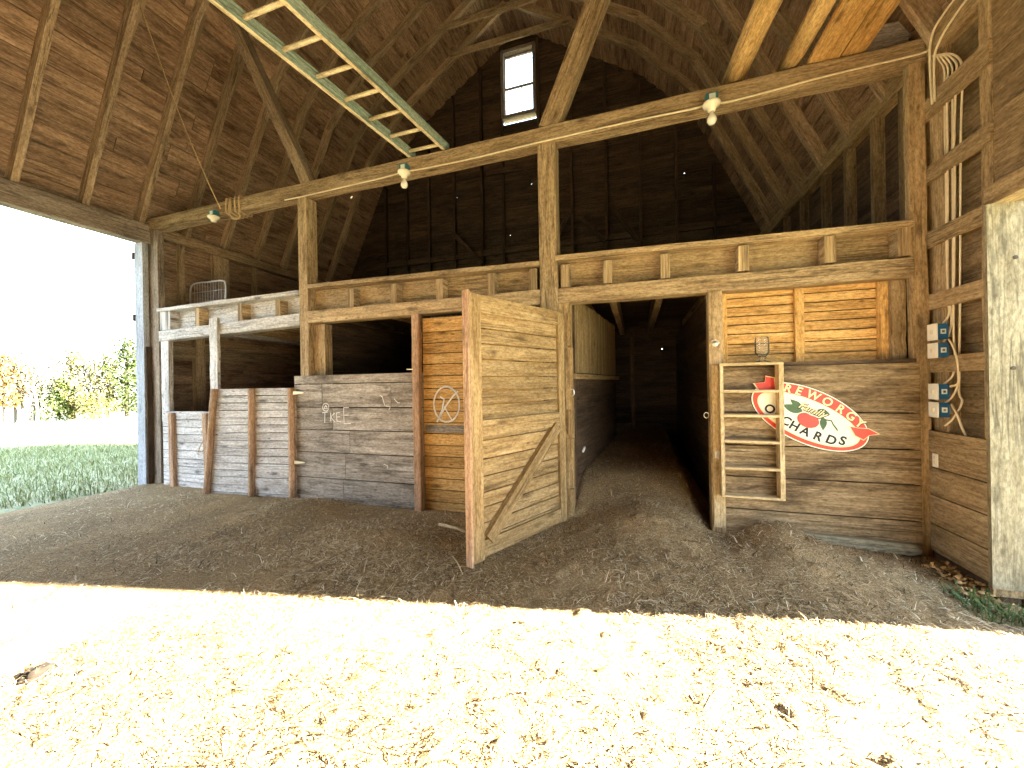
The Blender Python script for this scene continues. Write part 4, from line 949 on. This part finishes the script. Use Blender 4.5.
# ------------------------------------------------------------------ trees beyond the field
def tree(x, y, h, w, mat, label, bark='bark', nl=1100, crown=.25, ls=.16, name='tree', trunks=1):
    z0 = float(fieldh(np.array([x]), np.array([y]))[0]) - .1
    t = thing(name, (x, y, z0), label, 'tree', 'trees across the field')
    mb = MB()
    for k in range(trunks):
        dx, dy = (U(-w * .5, w * .5), U(-.6, .6)) if trunks > 1 else (0, 0)
        pts = [(x + dx + U(-.05, .05) * j, y + dy + U(-.05, .05) * j, z0 + h * .92 * j / 5) for j in range(6)]
        r0 = .02 * h ** 1.1; mb.tube(pts, [r0 * (1 - .15 * j) for j in range(6)], 7)
        for b_ in range(10):
            f = U(.3, .9); zb_ = z0 + h * .92 * f; a = U(0, 6.28); L = w * .5 * U(.5, 1) * (1.15 - f)
            px_ = x + dx; py_ = y + dy
            mb.tube([(px_, py_, zb_), (px_ + math.cos(a) * L, py_ + math.sin(a) * L, zb_ + L * .5)], [r0 * .35, r0 * .12], 5)
    mb.build('trunk', bark, t)
    f = RNG.beta(1.3, 1.4, nl); zc = z0 + h * (crown + (1 - crown) * f)
    prof_ = np.sqrt(np.clip(1 - (2 * f - .85) ** 2 / 1.4, .03, 1)) * w * .5
    a = RNG.uniform(0, 6.283, nl); cl = .75 + .35 * np.sin(a * 3 + f * 9) ; r = prof_ * np.sqrt(RNG.random(nl)) * cl
    P = np.stack([x + r * np.cos(a), y + r * np.sin(a), zc], 1); D = RNG.normal(size=(nl, 3)); D /= np.linalg.norm(D, axis=1, keepdims=True)
    o = strips('foliage', P - np.array([x, y, z0]), D, RNG.uniform(.6, 1.3, nl) * ls, RNG.uniform(.25, .45, nl) * ls, 0, mat, RNG.random(nl), .2); o.parent = t
    return t
tree(-35.8, 12.8, 4.3, 2.80, 'fol_orange', 'orange leaved tree at the left edge of the photo', nl=2400, ls=.13)
tree(-35.5, 13.6, 4.6, 2.10, 'fol_pale', 'sparse pale trees second from the left across the field', 'birch', 700, .35, .12, trunks=3)
tree(-35.3, 14.1, 4.0, 2.10, 'fol_pale', 'thin bare pale trees left of the bushy green ones', 'birch', 650, .3, .12, trunks=4)
tree(-35.0, 14.8, 2.9, 2.27, 'fol_green', 'low green bush among the trees, left of the yellow tree', nl=2400, crown=.05, ls=.12)
tree(-34.8, 15.35, 4.7, 2.98, 'fol_yellow', 'tall yellowish bushy tree in the middle of the tree line', nl=3520, crown=.1, ls=.12)
tree(-34.4, 16.0, 4.1, 2.45, 'fol_pale', 'pale leafy tree right of the tall yellowish one', nl=2400, crown=.1, ls=.12)
tree(-32.6, 15.3, 1.9, 2.10, 'fol_yellow', 'low yellow bush in front of the tree line', nl=1120, crown=.05, name='bush', ls=.1)
tree(-34.1, 16.7, 4.4, 2.27, 'fol_yellow', 'slim yellow green tree beside the dark green conifer', nl=2240, crown=.1, ls=.12)
tree(-33.6, 17.5, 5.7, 3.32, 'fol_green', 'tallest green tree next to the left door jamb', nl=4800, crown=.08, ls=.13)
tree(-33.2, 18.5, 5.0, 2.98, 'fol_green', 'green tree half hidden behind the left door jamb', nl=3200, crown=.08, ls=.13)

# ------------------------------------------------------------------ light, sky, camera
SUN_EL, AZ = math.radians(19.0), V(-1, -.2, 0).normalized()
d = V(AZ.x * math.cos(SUN_EL), AZ.y * math.cos(SUN_EL), -math.sin(SUN_EL))
sl = bpy.data.lights.new('sun', 'SUN'); sl.energy = 120; sl.angle = math.radians(.55); sl.color = (1.0, .935, .80)
so = bpy.data.objects.new('sun', sl); COL.objects.link(so); so.rotation_euler = d.to_track_quat('-Z', 'Y').to_euler(); so.location = (20, 6, 12)
w = bpy.data.worlds.new('sky'); SC.world = w; w.use_nodes = True; n = w.node_tree; n.nodes.clear()
out = n.nodes.new('ShaderNodeOutputWorld'); bg = n.nodes.new('ShaderNodeBackground'); tcw = n.nodes.new('ShaderNodeTexCoord')
sp = n.nodes.new('ShaderNodeSeparateXYZ'); n.links.new(tcw.outputs['Generated'], sp.inputs[0])
skyc = ramp(n, sp.outputs[2], [(0.0, (1.0, .98, .93)), (.25, (.74, .88, 1.0)), (1.0, (.38, .60, 1.0))])
n.links.new(skyc, bg.inputs[0]); bg.inputs[1].default_value = 7.0; n.links.new(bg.outputs[0], out.inputs[0])

cam = bpy.data.cameras.new('camera'); co = bpy.data.objects.new('camera', cam); COL.objects.link(co)
cam.sensor_width = 36; cam.lens = 388 / 1024 * 36; cam.clip_start = .02; cam.clip_end = 500
YAW = math.atan2(124, 388); ROLL = .01715
rt = V(math.cos(YAW), math.sin(YAW), 0); fw = V(-math.sin(YAW), math.cos(YAW), 0)
cx_ = (rt - Z_ * ROLL).normalized(); cy_ = (Z_ + rt * ROLL).normalized(); cz_ = -fw
mt = Matrix.Identity(4)
for i in range(3): mt[i][0], mt[i][1], mt[i][2] = cx_[i], cy_[i], cz_[i]
mt[0][3], mt[1][3], mt[2][3] = 0, 0, 1.5
co.matrix_world = mt; SC.camera = co
vs = SC.view_settings; vs.view_transform = 'Standard'; vs.look = 'None'; vs.gamma = 1; vs.use_curve_mapping = False; vs.exposure = 0.1
SC.cycles.max_bounces = 8; SC.cycles.diffuse_bounces = 6
